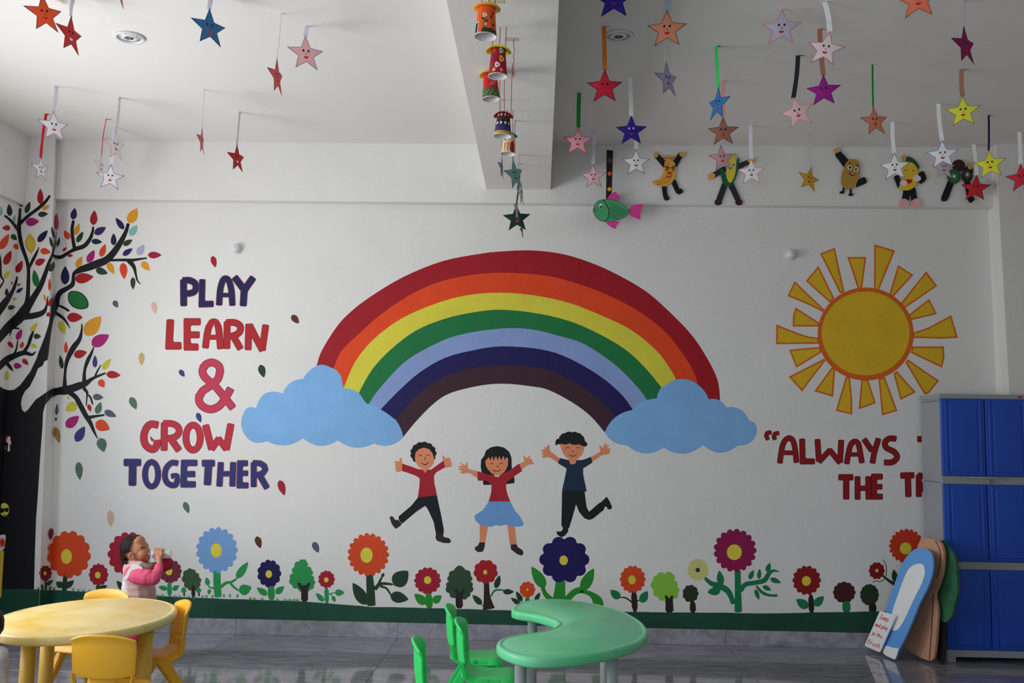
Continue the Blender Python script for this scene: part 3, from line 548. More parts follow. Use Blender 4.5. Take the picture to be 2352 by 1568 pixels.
kid('painted boy in a dark blue shirt kicking one leg back', [
    ('skin', [[(1855, 310), (1935, 315), (1927, 362), (1890, 378), (1862, 364)], [(1775, 322), (1670, 240), (1665, 185), (1650, 175), (1640, 205), (1610, 203), (1606, 215), (1625, 228), (1583, 230), (1583, 245), (1610, 255), (1583, 265), (1588, 278), (1610, 280), (1590, 295), (1598, 312), (1660, 302), (1757, 364)], [(2075, 305), (2175, 245), (2160, 190), (2172, 180), (2195, 215), (2220, 163), (2234, 168), (2230, 195), (2257, 178), (2260, 195), (2240, 215), (2272, 213), (2268, 235), (2272, 260), (2240, 277), (2190, 282), (2088, 354)]], SK),
    ('shirt', [[(1768, 312), (1860, 333), (1868, 365), (1893, 377), (1927, 364), (1930, 333), (2000, 330), (2080, 299), (2094, 357), (2000, 417), (2002, 480), (2037, 648), (1788, 643), (1820, 500), (1835, 415), (1748, 364)]], TEE),
    ('trousers', [[(1790, 640), (2015, 643), (2022, 700), (2035, 800), (2060, 850), (2150, 770), (2175, 753), (2217, 800), (2207, 830), (2100, 917), (2060, 932), (2010, 912), (1960, 850), (1930, 775), (1900, 880), (1880, 950), (1857, 1017), (1798, 1012), (1783, 985)]], TRO2),
    ('shoe', [[(1798, 1006), (1850, 1011), (1852, 1045), (1820, 1087), (1785, 1104), (1745, 1082), (1730, 1047), (1780, 1045), (1795, 1030)]], HB), ('shoe', [[(2176, 757), (2237, 697), (2267, 745), (2292, 805), (2272, 828), (2245, 822), (2235, 795), (2206, 804)]], HB),
    ('face', [[(1770, 175), (1865, 150), (2012, 180), (2010, 230), (1987, 280), (1937, 332), (1880, 332), (1828, 302), (1788, 245)]], SK),
    ('curls', [[(1733, 192), (1732, 130), (1760, 120), (1772, 90), (1820, 63), (1890, 55), (1945, 60), (1988, 85), (2012, 120), (2017, 145), (2042, 170), (2032, 192), (1990, 186), (1955, 170), (1910, 177), (1865, 160), (1830, 174), (1790, 166), (1755, 172)]], HB),
    ('features', [[(1826, 214, 6), (1844, 204, 6), (1862, 211, 6)], [(1928, 212, 6), (1946, 204, 6), (1965, 211, 6)], [(1896, 238, 6), (1906, 248, 6), (1896, 256, 6)], [(1864, 278, 6), (1880, 290, 7), (1900, 294, 8), (1918, 288, 7), (1932, 274, 6)]], LN)])

# green band of ground
GB = mat('dark_green_ground_paint', (20, 74, 56), rough=.55, gain=1.25, noise=.35, nscale=3, bump=.1, bscale=60)
top = [(-160, 1350), (60, 1353), (78, 1353), (200, 1358), (430, 1372), (620, 1378), (700, 1381), (850, 1393), (1000, 1396), (1150, 1401), (1330, 1404), (1500, 1405), (1750, 1408), (2000, 1404), (2130, 1403), (2270, 1402)]
gv, gf = [], []
topd = []
for a, b in zip(top[:-1], top[1:]):
    for k in range(6): topd.append((a[0] + (b[0] - a[0]) * k / 6, a[1] + (b[1] - a[1]) * k / 6 + random.uniform(-.6, .6)))
topd.append(top[-1])
gshape = []
for a, b in zip(topd[:-1], topd[1:]):
    gshape += [[a, b, (b[0], b[1] + 95), (a[0], a[1] + 95)]]
v, f = [], []
for q in gshape:
    for P in surf_polys(q, .0009):
        k = len(v); P = [Vector((p.x, p.y, max(p.z, ZS - .002 if p.y > YC + .01 else 0.0))) for p in P]; v += P; f.append(tuple(range(k, k + len(P))))
for i, t in enumerate(f):
    if (v[t[1]] - v[t[0]]).cross(v[t[2]] - v[t[0]]).dot(EYE - v[t[0]]) < 0: f[i] = tuple(reversed(t))
tag(mesh('painted_ground', v, f, GB, wall_back), 'dark green painted strip of ground along the foot of the wall')

# flowers and little trees
FG1 = paint((38, 150, 80), 1.35); FG2 = paint((32, 62, 42), 1.4); FG3 = paint((38, 142, 44), 1.35); FG4 = paint((20, 118, 72), 1.5); DBR = paint((46, 32, 30), 1.3); CEN = paint((212, 200, 62), 1.5)
def flower(lab, g, c, cx, cy, rx, ry, n, cen, stems=(), leaves=(), ccol=None, rot=0.0, depth=.19):
    e = empty('painted_flower', parent=wall_back, label=lab)
    for st, mt in stems: mural('stem', [(g(stroke_poly(crom(st, 4) if len(st) > 2 else st, smooth=1, cap=False)), mt)], e, 1.2 + .1 * random.random())
    for lf in leaves:
        x, y, L, W, a, mt = lf; mural('leaf', [(g(leafp(x, y, L, W, a)), mt)], e, 1.8 + .1 * random.random())
    mural('petals', [(g(scal(cx, cy, rx, ry, n, depth, rot)), c)], e, 2.6)
    mural('flower_centre', [(g(ell(*cen)), ccol or CEN)], e, 3.4)
def ptree(lab, g, c, crown, trunks, tcol):
    e = empty('painted_tree', parent=wall_back, label=lab)
    mural('crown', [(g(crown), c)], e, 1.4)
    for k, t in enumerate(trunks): mural('trunk', [(g(stroke_poly(t, smooth=1, cap=False)), tcol)], e, 2.2 + .3 * k)
flower('small dark red painted flower next to the tree trunk', f3, DRED, 585, 985, 82, 100, 10, (577, 987, 20, 24), [([(590, 1060, 26), (588, 1210, 30)], FG2)], [(640, 1105, 110, 50, -40, FG2), (545, 1160, 80, 34, -100, FG2)])
flower('big orange painted flower beside the tree trunk', f3, ORG, 888, 745, 282, 308, 13, (855, 770, 70, 95), [([(868, 870, 60), (835, 1080, 60), (828, 1220, 66)], FG2)], [(765, 1130, 110, 88, 215, FG2), (895, 1125, 150, 80, -40, FG2)], rot=.1)
flower('small crimson painted flower left of the drinking child', f3, CRIM, 1268, 1005, 126, 145, 12, (1258, 1010, 37, 43), [([(1262, 1120, 62), (1270, 1290, 70)], FG2)], [(1330, 1165, 110, 60, -20, FG2)])
flower('big crimson painted flower behind the child', f4, CRIM, 380, 515, 405, 425, 14, (380, 520, 90, 110), [([(330, 900, 80), (330, 1290, 90)], FG2)], [(225, 1110, 240, 120, 230, FG2)])
flower('dusky rose painted flower behind the bottle', f4, paint((124, 40, 62)), 1165, 838, 220, 228, 13, (1138, 838, 66, 76), [([(1145, 1030, 80), (1155, 1310, 92)], FG1)], [(1025, 1155, 180, 95, 195, FG1), (1270, 1150, 160, 95, -35, FG1)])
flower('big light blue painted flower', f6, paint((122, 168, 224)), 316, 336, 195, 215, 17, (310, 338, 52, 66), [([(316, 490, 66), (318, 640, 70), (328, 775, 66)], FG1), ([(352, 680, 30), (400, 640, 30), (450, 632, 24), (500, 600, 18)], FG1), ([(440, 640, 20), (475, 680, 22), (520, 712, 14)], FG1), ([(292, 690, 18), (250, 680, 14), (230, 650, 12)], FG1)], [(552, 522, 190, 72, -55, FG1), (580, 700, 125, 100, -20, FG1), (227, 625, 80, 46, -100, FG1), (245, 722, 52, 36, 100, FG1)])
flower('navy painted flower with two small leaves', f6, paint((26, 20, 84)), 802, 552, 112, 130, 11, (798, 558, 30, 36), [([(818, 650, 60), (824, 800, 68)], FG1)], [(735, 718, 120, 60, 215, FG1), (900, 705, 105, 62, -40, FG1)])
flower('small crimson painted flower beside the bright green tree', f6, CRIM, 1334, 606, 78, 82, 11, (1331, 611, 21, 23), [([(1332, 680, 42), (1338, 832, 40)], FG1), ([(1355, 745, 12), (1395, 733, 10), (1430, 732, 8)], FG1), ([(1370, 745, 10), (1395, 770, 8)], FG1)], [(1272, 772, 110, 50, 225, FG1), (1455, 730, 90, 62, 0, FG1), (1402, 790, 62, 36, 65, FG1)])
flower('big orange painted flower left of the dancing children', f6, ORG, 1722, 378, 194, 202, 19, (1705, 382, 57, 71), [([(1732, 560, 62), (1742, 700, 76), (1750, 855, 80)], FG2), ([(1780, 700, 40), (1830, 650, 30), (1900, 648, 24), (1950, 655, 20)], FG2), ([(1800, 690, 30), (1835, 610, 22), (1855, 575, 14)], FG2), ([(1830, 670, 22), (1890, 690, 20), (1930, 750, 16)], FG2)], [(1640, 740, 240, 110, 238, FG2), (2025, 595, 190, 150, -45, FG2), (2010, 775, 175, 105, 12, FG2), (1858, 565, 42, 30, -60, FG2)])
flower('crimson painted flower with green leaves left of the dark green tree', f7, CRIM, 322, 600, 122, 122, 14, (322, 595, 33, 35), [([(328, 700, 56), (340, 855, 68)], FG3)], [(255, 765, 140, 82, 222, FG3), (408, 765, 100, 72, -38, FG3)])
flower('red painted flower on a brown stem under the girl', f7, RED, 845, 520, 110, 110, 9, (841, 524, 18, 21), [([(852, 610, 46), (855, 720, 54), (862, 780, 72), (874, 858, 112)], DBR), ([(890, 745, 14), (920, 695, 18), (960, 682, 16), (1010, 688, 14)], FG4), ([(830, 845, 8), (800, 800, 10)], FG4)], [(768, 772, 120, 56, 225, FG2), (953, 610, 125, 55, -72, FG2), (1050, 700, 100, 50, 0, FG2)], rot=.2)
flower('small orange painted flower behind the green table', f7, ORG, 1220, 680, 72, 74, 9, (1220, 681, 9, 11), [([(1220, 740, 40), (1220, 860, 42)], FG3), ([(1190, 820, 10), (1165, 790, 9)], FG2)], [(1145, 742, 105, 48, 240, FG2), (1115, 785, 110, 44, 215, FG2), (1312, 745, 90, 40, -60, FG2)])
flower('big navy painted flower under the kicking boy', f7, paint((26, 14, 92)), 1553, 410, 226, 212, 10, (1547, 417, 38, 43), [([(1520, 580, 84), (1512, 700, 100), (1500, 860, 140)], FG3), ([(1470, 800, 60), (1390, 730, 44), (1355, 660, 34)], FG3), ([(1560, 790, 60), (1640, 705, 56), (1720, 680, 58)], FG3), ([(1700, 690, 40), (1790, 720, 44), (1850, 780, 90), (1860, 860, 100)], FG3)], [(1318, 570, 230, 100, 238, FG3), (1765, 590, 230, 100, -62, FG3)], depth=.22)
flower('orange painted flower right of the green table', f7, ORG, 2168, 588, 117, 125, 14, (2162, 592, 33, 40), [([(2178, 690, 52), (2190, 880, 54)], DBR), ([(2160, 795, 14), (2110, 757, 13), (2050, 748, 9)], DBR), ([(2205, 785, 12), (2240, 770, 9)], DBR)], [(2010, 722, 115, 74, 222, FG4), (2272, 745, 120, 76, -60, FG4)])
flower('pale yellow painted flower with a dark centre', f8, paint((222, 216, 136)), 820, 470, 90, 94, 14, (818, 473, 19, 19), [([(870, 530, 22), (930, 585, 40), (1010, 610, 50), (1080, 660, 48), (1120, 760, 36)], FG4)], [(1008, 540, 130, 62, -98, FG4), (955, 652, 115, 72, 170, FG4)], ccol=paint((58, 54, 72)))
flower('big magenta painted flower with a branching green stem', f8, paint((150, 22, 84)), 1133, 308, 182, 184, 17, (1127, 323, 63, 66), [([(1155, 470, 52), (1158, 640, 54), (1160, 830, 64)], FG4), ([(1180, 650, 40), (1220, 595, 40), (1300, 580, 38), (1380, 560, 42), (1420, 500, 36), (1460, 478, 22), (1505, 488, 8)], FG4), ([(1310, 605, 16), (1360, 660, 26), (1420, 685, 22), (1492, 688, 20)], FG4)], [(1272, 512, 88, 42, -65, FG4), (1338, 505, 88, 36, -85, FG4), (1415, 450, 82, 44, -70, FG4), (1475, 563, 100, 44, 22, FG4), (1403, 626, 80, 40, 28, FG4), (1320, 680, 95, 38, 70, FG4)])
flower('dark red painted flower on a dark stem left of the maroon tree', f8, paint((150, 22, 28)), 1738, 560, 121, 125, 14, (1735, 565, 38, 41), [([(1772, 680, 46), (1780, 840, 48)], DBR)], [(1700, 755, 125, 78, 215, FG4), (1842, 735, 115, 70, -45, FG4)])
flower('small dark red painted flower on a curling stem', f9, paint((140, 20, 30)), 315, 470, 79, 85, 10, (315, 468, 17, 17), [([(375, 520, 18), (430, 565, 26), (480, 595, 36), (530, 620, 40)], FG2), ([(375, 360, 7), (405, 420, 8), (410, 490, 8), (395, 530, 8)], FG2), ([(272, 580, 6), (310, 570, 8), (350, 575, 8), (395, 550, 8)], FG2)], [(490, 520, 130, 62, -100, FG2)])
flower('orange-red painted flower next to the cardboard tree', f9, paint((212, 60, 26)), 605, 228, 172, 170, 20, (597, 252, 57, 58), [([(640, 380, 30), (660, 640, 40)], FG2)])
ptree('small dull green painted tree beside the light blue flower', f6, paint((62, 92, 62)), arcs([(40, 520, .3), (85, 515, .3), (120, 545, .3), (150, 585, .3), (160, 640, .3), (140, 680, .3), (80, 705, .3), (45, 690, .3), (15, 640, .3), (5, 570, .3)]), [[(95, 660, 34), (98, 775, 38)]], DBR)
ptree('bright green painted tree with a forked trunk', f6, FG1, arcs([(1080, 440, .35), (1110, 425, .3), (1150, 445, .3), (1150, 490, .3), (1195, 520, .3), (1195, 570, .3), (1215, 610, .3), (1215, 660, .3), (1190, 700, .3), (1060, 690, .3), (1015, 660, .3), (995, 600, .3), (1025, 550, .3), (1035, 490, .3)]), [[(1128, 660, 66), (1130, 720, 62), (1130, 815, 68)], [(1070, 636, 30), (1115, 710, 30)], [(1175, 636, 30), (1140, 710, 30)]], DBR)
ptree('dark green painted tree right of the crimson flower', f7, paint((52, 78, 52)), arcs([(555, 510, .4), (665, 505, .3), (710, 555, .3), (708, 610, .3), (725, 650, .3), (705, 710, .3), (680, 750, .3), (640, 765, .1), (560, 755, .3), (520, 715, .3), (492, 650, .3), (515, 610, .3), (515, 555, .3)]), [[(607, 700, 64), (606, 760, 64), (608, 850, 66)], [(575, 672, 26), (598, 740, 26)], [(650, 672, 26), (620, 740, 26)]], DBR)
ptree('lime green painted tree on a dark trunk', f8, paint((142, 208, 72)), arcs([(470, 520, .3), (540, 505, .3), (610, 510, .3), (615, 560, .3), (645, 615, .3), (650, 670, .3), (620, 715, .2), (530, 730, .3), (485, 700, .3), (445, 640, .3), (442, 560, .3)]), [[(576, 710, 62), (578, 760, 64), (580, 832, 72)], [(545, 688, 24), (570, 730, 26)], [(605, 688, 24), (585, 730, 26)]], DBR)
ptree('small dark green painted tree beside the lime one', f8, paint((44, 58, 38)), scal(757, 672, 68, 76, 9, .18), [[(775, 735, 44), (778, 832, 56)]], DBR)
ptree('maroon painted tree on a green trunk', f8, paint((72, 26, 32)), scal(2055, 662, 96, 92, 12, .15), [[(2072, 735, 66), (2074, 832, 70)]], paint((34, 124, 70)))
ptree('dark green painted tree next to the leaning sign', f8, paint((42, 60, 40)), scal(2268, 682, 80, 92, 13, .1), [[(2292, 750, 62), (2296, 832, 64)]], DBR)
for x, lab in ((1188, 'left'), (1422, 'right')):
    ptree('tiny green painted tree %s of the dull green tree' % lab, fr(250, 1340, 6.876), FG1, leafp(x - 5, 100, 100, 84, -90), [[(x, 140, 26), (x + 2, 200, 26)]], DBR)
gr = []
for x, y in [(88, 1350), (115, 1348), (124, 1350), (168, 1352), (180, 1354), (192, 1355), (205, 1356), (362, 1367), (373, 1366), (402, 1368), (413, 1369), (433, 1370), (447, 1371), (465, 1369), (474, 1368), (488, 1368), (514, 1366), (528, 1366), (545, 1367), (575, 1373), (584, 1374), (602, 1375), (637, 1376), (655, 1377), (665, 1377), (675, 1377), (683, 1377)]:
    for d in (-4, 0, 4): gr.append((stroke_poly([(x, y + 5, 1.6), (x + d * .8, y - 1.5 - 1.5 * (d == 0), .9)], smooth=0), FG1 if x > 150 else FG2))
tag(mural('painted_grass', gr, wall_back, 5, 'little painted grass tufts along the green strip', .00001), kind='stuff')
# ------------------------------------------------------------------ cut-out helpers
def plate(name, poly, p0, n, th, mt, parent=None, lift=0.0, label=None, origin=None):
    """flat board: pixel outline put on the plane (p0, n facing the viewer), with thickness"""
    n = Vector(n).normalized(); p = Vector(p0) + n * lift
    fv = [hp(x, y, p, n) for x, y in poly]; N = len(fv)
    v = fv + [q - n * th for q in fv]; T = tess(poly); f = []
    for t in T:
        t = tuple(t)
        if (fv[t[1]] - fv[t[0]]).cross(fv[t[2]] - fv[t[0]]).dot(n) < 0: t = tuple(reversed(t))
        f.append(t); f.append(tuple(N + i for i in reversed(t)))
    for i in range(N): f.append((i, N + i, N + (i + 1) % N, (i + 1) % N))
    o = mesh(name, v, f, mt, parent, origin=origin); fixn(o); return tag(o, label)
def tube(name, pts, r, mt, parent=None, n=6):
    v, f = [], []; pts = [Vector(p) for p in pts]
    for i, p in enumerate(pts):
        t = (pts[min(i + 1, len(pts) - 1)] - pts[max(i - 1, 0)]).normalized(); a = t.orthogonal().normalized(); 
        ref = Vector((1, 0, 0)) if abs(t.x) < .9 else Vector((0, 1, 0)); a = (ref - t * ref.dot(t)).normalized(); b = t.cross(a)
        rr = r[i] if isinstance(r, (list, tuple)) else r
        v += [p + (a * math.cos(2 * math.pi * k / n) + b * math.sin(2 * math.pi * k / n)) * rr for k in range(n)]
    for i in range(len(pts) - 1):
        for k in range(n): f.append((i * n + k, i * n + (k + 1) % n, (i + 1) * n + (k + 1) % n, (i + 1) * n + k))
    f.append(tuple(reversed(range(n)))); f.append(tuple(range((len(pts) - 1) * n, len(pts) * n)))
    return fixn(mesh(name, v, f, mt, parent, smooth=True))

# ------------------------------------------------------------------ paper stars on ribbons
EYE_D = paper((22, 22, 26), 1.0); MOUTH_R = paper((200, 30, 34), 1.2); WHITE_P = paper((228, 226, 232), 1.15)
def star(cx, cy, R, rgb, lab, top=None, rib=None, f=1.0, sgn=1, tilt=0.0, rim=None, Y=None, zc=None, eyes=EYE_D, mouth=MOUTH_R, gain=1.2, hook=0.0, bend=.25, rw=.026, nose=True):
    zc = ZC if zc is None else zc; R *= 1.08
    if top: Pt = hz(top[0], top[1], zc); Y = Pt.y
    elif Y is None: Y = .108 * F / R
    c = hy(cx, cy, Y); r = R * Y / F
    if not top: Pt = Vector((c.x, Y, zc))
    root = empty('paper_star', c, lab, 'paper star', 'smiling paper stars hung from the ceiling')
    yaw = math.acos(max(.08, min(1, f))) * sgn - math.atan2(c.x, c.y); tl = math.radians(tilt)
    ex = Vector((math.cos(yaw), math.sin(yaw), 0)); ey = Vector((-math.sin(yaw), math.cos(yaw), 0)); ez = Vector((0, 0, 1))
    def P(x, z, d=0.0):
        xr = x * math.cos(tl) + z * math.sin(tl); zr = -x * math.sin(tl) + z * math.cos(tl)
        q = bend * r * ((xr / r) ** 2 * .6 - .5 * max(0, -zr / r) ** 2)
        return c + ex * xr + ez * zr + ey * (q + d)
    tips = []
    for i in range(10):
        a = math.pi / 2 - i * math.pi / 5; k = 1.0 if i % 2 == 0 else .43
        tips.append((r * k * math.cos(a), r * k * math.sin(a)))
    inn = []
    for i in range(10):
        k = .90 if i % 2 == 0 else .93; inn.append((tips[i][0] * k, tips[i][1] * k))
    half = [(x * .5, z * .5) for x, z in inn]
    v, fc, fm = [], [], []
    for s, d in ((0, -.0006), (1, .0006)):
        v += [P(*p, d) for p in tips] + [P(*p, d) for p in inn] + [P(*p, d) for p in half] + [P(0, 0, d)]
    for s in (0, 31):
        for i in range(10):
            j = (i + 1) % 10
            for t, mi in (((i, j, 10 + j, 10 + i), 1), ((10 + i, 10 + j, 20 + j, 20 + i), 0), ((20 + i, 20 + j, 30), 0)):
                t = tuple(s + q for q in t); fc.append(t if s else tuple(reversed(t))); fm.append(mi)
    for i in range(10): fc.append((i, (i + 1) % 10, 31 + (i + 1) % 10, 31 + i)); fm.append(1)
    mb = paper(rgb, gain); mr = paper(rim, gain) if rim else paper(tuple(int(q * .62) for q in rgb), gain)
    mesh('star_body', v, fc, [mb, mr], root, fm=fm)
    def disc(nm, x, z, rx, rz, mt, lower=False):
        n = 12; pts = [(x + rx * r * math.cos(2 * math.pi * i / n), z + rz * r * math.sin(2 * math.pi * i / n)) for i in range(n)] if not lower else [(x + rx * r * math.cos(math.pi + math.pi * i / n), z + rz * r * math.sin(math.pi + math.pi * i / n)) for i in range(n + 1)]
        pp = [P(a, b, -.0016) for a, b in pts]; fcs = [tuple(reversed(range(len(pp))))]
        mesh(nm, pp, fcs, mt, root)
    if eyes:
        disc('eye', -.13 * r, .17 * r, .050, .066, eyes); disc('eye', .13 * r, .17 * r, .050, .066, eyes)
        if nose: disc('nose', 0, .0, .014, .055, eyes)
    if mouth: disc('mouth', 0, -.13 * r, .12, .12, mouth, True)
    if rib:
        b = P(0, r * .93, .0014); a = Vector((Pt.x, Y, zc - .001)); mt = paper(rib, 1.35)
        wx = ex * (rw / 2); N = 7; v = []; sw = random.uniform(-.006, .006)
        for i in range(N):
            t = i / (N - 1); tw = random.uniform(-.12, .12) if 0 < i < N - 1 else 0
            q = a.lerp(b, t) + Vector((sw * math.sin(math.pi * t), 0, 0)); rot = Matrix.Rotation(tw, 3, 'Z'); w2 = rot @ wx
            for d in (-.0004, .0004): v += [q - w2 + ey * d, q + w2 + ey * d]
        fcs = []
        for i in range(N - 1):
            k = 4 * i; fcs += [(k, k + 1, k + 5, k + 4), (k + 3, k + 2, k + 6, k + 7), (k + 2, k, k + 4, k + 6), (k + 1, k + 3, k + 7, k + 5)]
        hk = hook or .022; k = len(v)   # folded tab stuck to the ceiling
        v += [a - wx + Vector((0, 0, -.0006)), a + wx + Vector((0, 0, -.0006)), a + wx + Vector((hk, .004, .0004)), a - wx + Vector((hk, .004, .0004))]
        v += [Vector(q) + Vector((0, 0, .0005)) for q in v[k:k + 4]]
        fcs += [(k, k + 1, k + 2, k + 3), (k + 4, k + 7, k + 6, k + 5)]
        fixn(mesh('ribbon', v, fcs, mt, root))
    return root
LIL = (206, 202, 220); WR = (226, 224, 234); CR = (190, 44, 48); WS = (226, 224, 232)
star(103, 33, 46, (218, 82, 36), 'orange star in the top left corner', rib=LIL, rim=(70, 40, 90), f=.9, tilt=-12)
star(163, 82, 46, CR, 'red star with a white mouth right of the orange corner star', rib=LIL, f=.62, tilt=-4, mouth=WHITE_P)
star(272, -30, 50, (214, 120, 104), 'salmon star of which one tip shows at the top edge', rib=LIL, f=.4, tilt=-6)
star(482, 65, 46, (48, 98, 144), 'steel blue star hanging alone over the left ceiling', rib=LIL, rim=(40, 60, 100), f=.86, tilt=-4)
star(703, 124, 43, (222, 170, 174), 'dusty pink star nearest the cross beam', rib=LIL, rim=(130, 110, 130), f=.97, tilt=-4)
star(637, 178, 43, (206, 88, 92), 'coral star turned nearly edge-on beside the dusty pink star', (646, 31), (222, 220, 230), f=.4, tilt=-8, rw=.008)
star(124, 291, 36, WS, 'white star with mauve outline on the left, above the one on a red ribbon', (130, 198), LIL, rim=(150, 100, 150), f=.92, tilt=-5)
star(94, 389, 28, WS, 'small white star on a wide red ribbon at far left', (106, 262), (206, 34, 38), rim=(110, 80, 150), f=.66, tilt=-6, gain=1.35)
star(266, 336, 35, WS, 'white star with pink outline above the purple-outlined star', (275, 224), LIL, rim=(216, 130, 140), f=.62, tilt=-4)
star(232, 383, 28, WS, 'thin white star on a bent red ribbon', (244, 273), (196, 34, 36), rim=(200, 140, 150), f=.42, rw=.012, hook=.04)
star(253, 408, 31, WS, 'white star with purple outline overlapping the thin white star', (262, 290), LIL, rim=(84, 70, 150), f=1, tilt=1)
star(464, 325, 33, (206, 110, 106), 'coral star seen edge-on in the middle of the left ceiling', (469, 206), LIL, f=.24, tilt=-6, rw=.009, mouth=None)
star(545, 365, 33, (182, 44, 46), 'red star with a white mouth nearest the wall on the left', (551, 257), LIL, f=.58, tilt=-6, mouth=WHITE_P)
# right bay
GR = 1.35
star(1410, 0, 48, (44, 36, 150), 'royal blue star cut off by the top edge', rib=WR, f=1, gain=GR)
star(1532, 68, 46, (226, 140, 106), 'salmon star with wide smile above the lavender one', rib=(150, 176, 190), rim=(110, 60, 60), gain=GR)
star(1389, 200, 41, (196, 34, 56), 'bright red star on an orange ribbon', (1387, 60), (206, 112, 34), rim=(46, 24, 34), gain=GR, mouth=None, rw=.024)
star(1534, 184, 41, (160, 154, 184), 'lavender star turned sideways under the salmon star', (1530, 60), WR, f=.62, tilt=-8, rim=(90, 80, 110), gain=GR)
star(1327, 325, 34, (222, 152, 160), 'pink star on a dark green ribbon beside the cross beam', (1330, 213), (22, 140, 58), rim=(190, 50, 80), gain=GR, tilt=2)
star(1450, 301, 36, (42, 30, 128), 'navy star with white eyes', (1447, 176), WR, rim=(30, 22, 90), eyes=WHITE_P, gain=GR, nose=False)
star(1648, 240, 39, (44, 104, 162), 'blue star on a bright green ribbon', (1645, 106), (34, 190, 84), f=.62, sgn=-1, tilt=6, rim=(30, 50, 80), gain=GR)
star(1661, 303, 35, (148, 98, 80), 'brown star on a pink ribbon under the blue star', (1662, 185), (206, 144, 150), rim=(80, 60, 60), gain=GR)
star(1659, 364, 31, (214, 160, 172), 'pink star in front of the corn figure', (1657, 300), LIL, f=.92, tilt=-6, rim=(110, 84, 110), gain=GR)
star(1461, 374, 32, WS, 'white star with dark violet outline below the navy star', (1456, 292), WR, rim=(90, 74, 96), gain=GR)
star(1363, 406, 29, (220, 176, 180), 'pale pink star left of the fish strap', (1364, 302), LIL, rim=(110, 90, 110), gain=GR, tilt=-3)
star(1726, 396, 31, WS, 'white star with red outline right of the corn figure', (1724, 288), LIL, rim=(200, 110, 114), gain=GR)
star(1795, 65, 45, (176, 170, 184), 'grey lilac star with pink outline', rib=LIL, rim=(190, 110, 124), gain=GR, tilt=3)
star(1896, 113, 42, (232, 196, 198), 'pale pink star tilted above the purple one', Y=4.8, rib=WR, rim=(160, 90, 120), gain=GR, tilt=14, rw=.026)
star(1892, 209, 38, (140, 28, 128), 'purple star on a brown ribbon', (1883, 66), (156, 104, 82), gain=GR)
star(1832, 259, 38, (230, 178, 178), 'rose pink star on a black ribbon', (1833, 127), (40, 38, 46), rim=(190, 120, 120), gain=GR, tilt=-14, hook=.035)
star(2010, 279, 35, (210, 128, 104), 'terracotta star on a thin green ribbon', (2004, 148), (22, 140, 58), f=.84, tilt=-6, gain=GR, rw=.012, hook=.03)
star(2109, 0, 48, (216, 114, 82), 'burnt orange star cut off by the top edge', rib=LIL, gain=GR)
star(2218, 106, 46, (138, 28, 92), 'plum star turned sideways at top right', rib=LIL, f=.5, tilt=-6, gain=GR, rw=.012)
star(2212, 257, 37, (212, 212, 62), 'lime yellow star on a brown ribbon', (2209, 159), (156, 108, 94), rim=(110, 110, 50), gain=GR, hook=.04)
star(1859, 412, 29, (216, 158, 50), 'small amber star between corn and potato figures', (1856, 307), WR, f=.8, tilt=12, gain=GR)
star(2055, 384, 33, WS, 'white star with violet outline in front of the mango figure', (2050, 280), WR, rim=(110, 94, 150), gain=GR)
star(2165, 356, 34, WS, 'white star with violet outline left of the kiwi figure', (2155, 238), WR, rim=(110, 94, 170), gain=GR)
star(2168, 386, 27, (196, 186, 198), 'pale lilac star half hidden behind a white one', (2163, 322), WR, f=.9, rim=(160, 130, 150), gain=GR)
star(2274, 378, 34, (226, 226, 60), 'lemon yellow star on a black ribbon', (2271, 264), (34, 36, 62), rim=(120, 116, 60), gain=GR, tilt=-3, hook=.035, rw=.014)
star(2241, 433, 31, (176, 34, 44), 'dark red star overlapping the kiwi figure', (2236, 331), WR, rim=(70, 24, 34), gain=GR, tilt=6)
star(2347, 409, 33, (196, 44, 62), 'crimson star at the right edge', (2341, 303), WR, rim=(90, 40, 90), gain=GR, tilt=-3)
# stars hung under the cross beam
star(1183, 402, 36, (124, 172, 170), 'sea green star under the cross beam', (1183, 277), LIL, f=.6, tilt=-14, zc=ZX, rim=(90, 130, 130), mouth=paper((140, 70, 50)), rw=.016)
star(1187, 502, 32, (20, 46, 38), 'dark green star hanging lowest over the rainbow', (1193, 387), (60, 58, 64), zc=ZX, rim=(16, 34, 28), tilt=-3, eyes=None, rw=.012)
star(1198, 446, 29, WS, 'white star seen edge-on under the cross beam', (1191, 355), WR, f=.26, tilt=-8, zc=ZX, rw=.018)
star(1188, 484, 28, (206, 200, 208), 'silvery star seen edge-on in front of the dark green one', (1190, 376), (90, 84, 90), f=.2, tilt=4, zc=ZX, rw=.01)
star(1153, 386, 27, (160, 152, 172), 'grey violet star seen edge-on left of the peach cup', (1152, 229), (120, 126, 124), f=.22, tilt=-4, zc=ZX, rw=.005)
star(1200, 530, 20, (120, 110, 96), 'tiny olive star seen edge-on below the dark green one', (1196, 420), WR, f=.16, tilt=-14, zc=ZX, rw=.006, mouth=None, eyes=None)

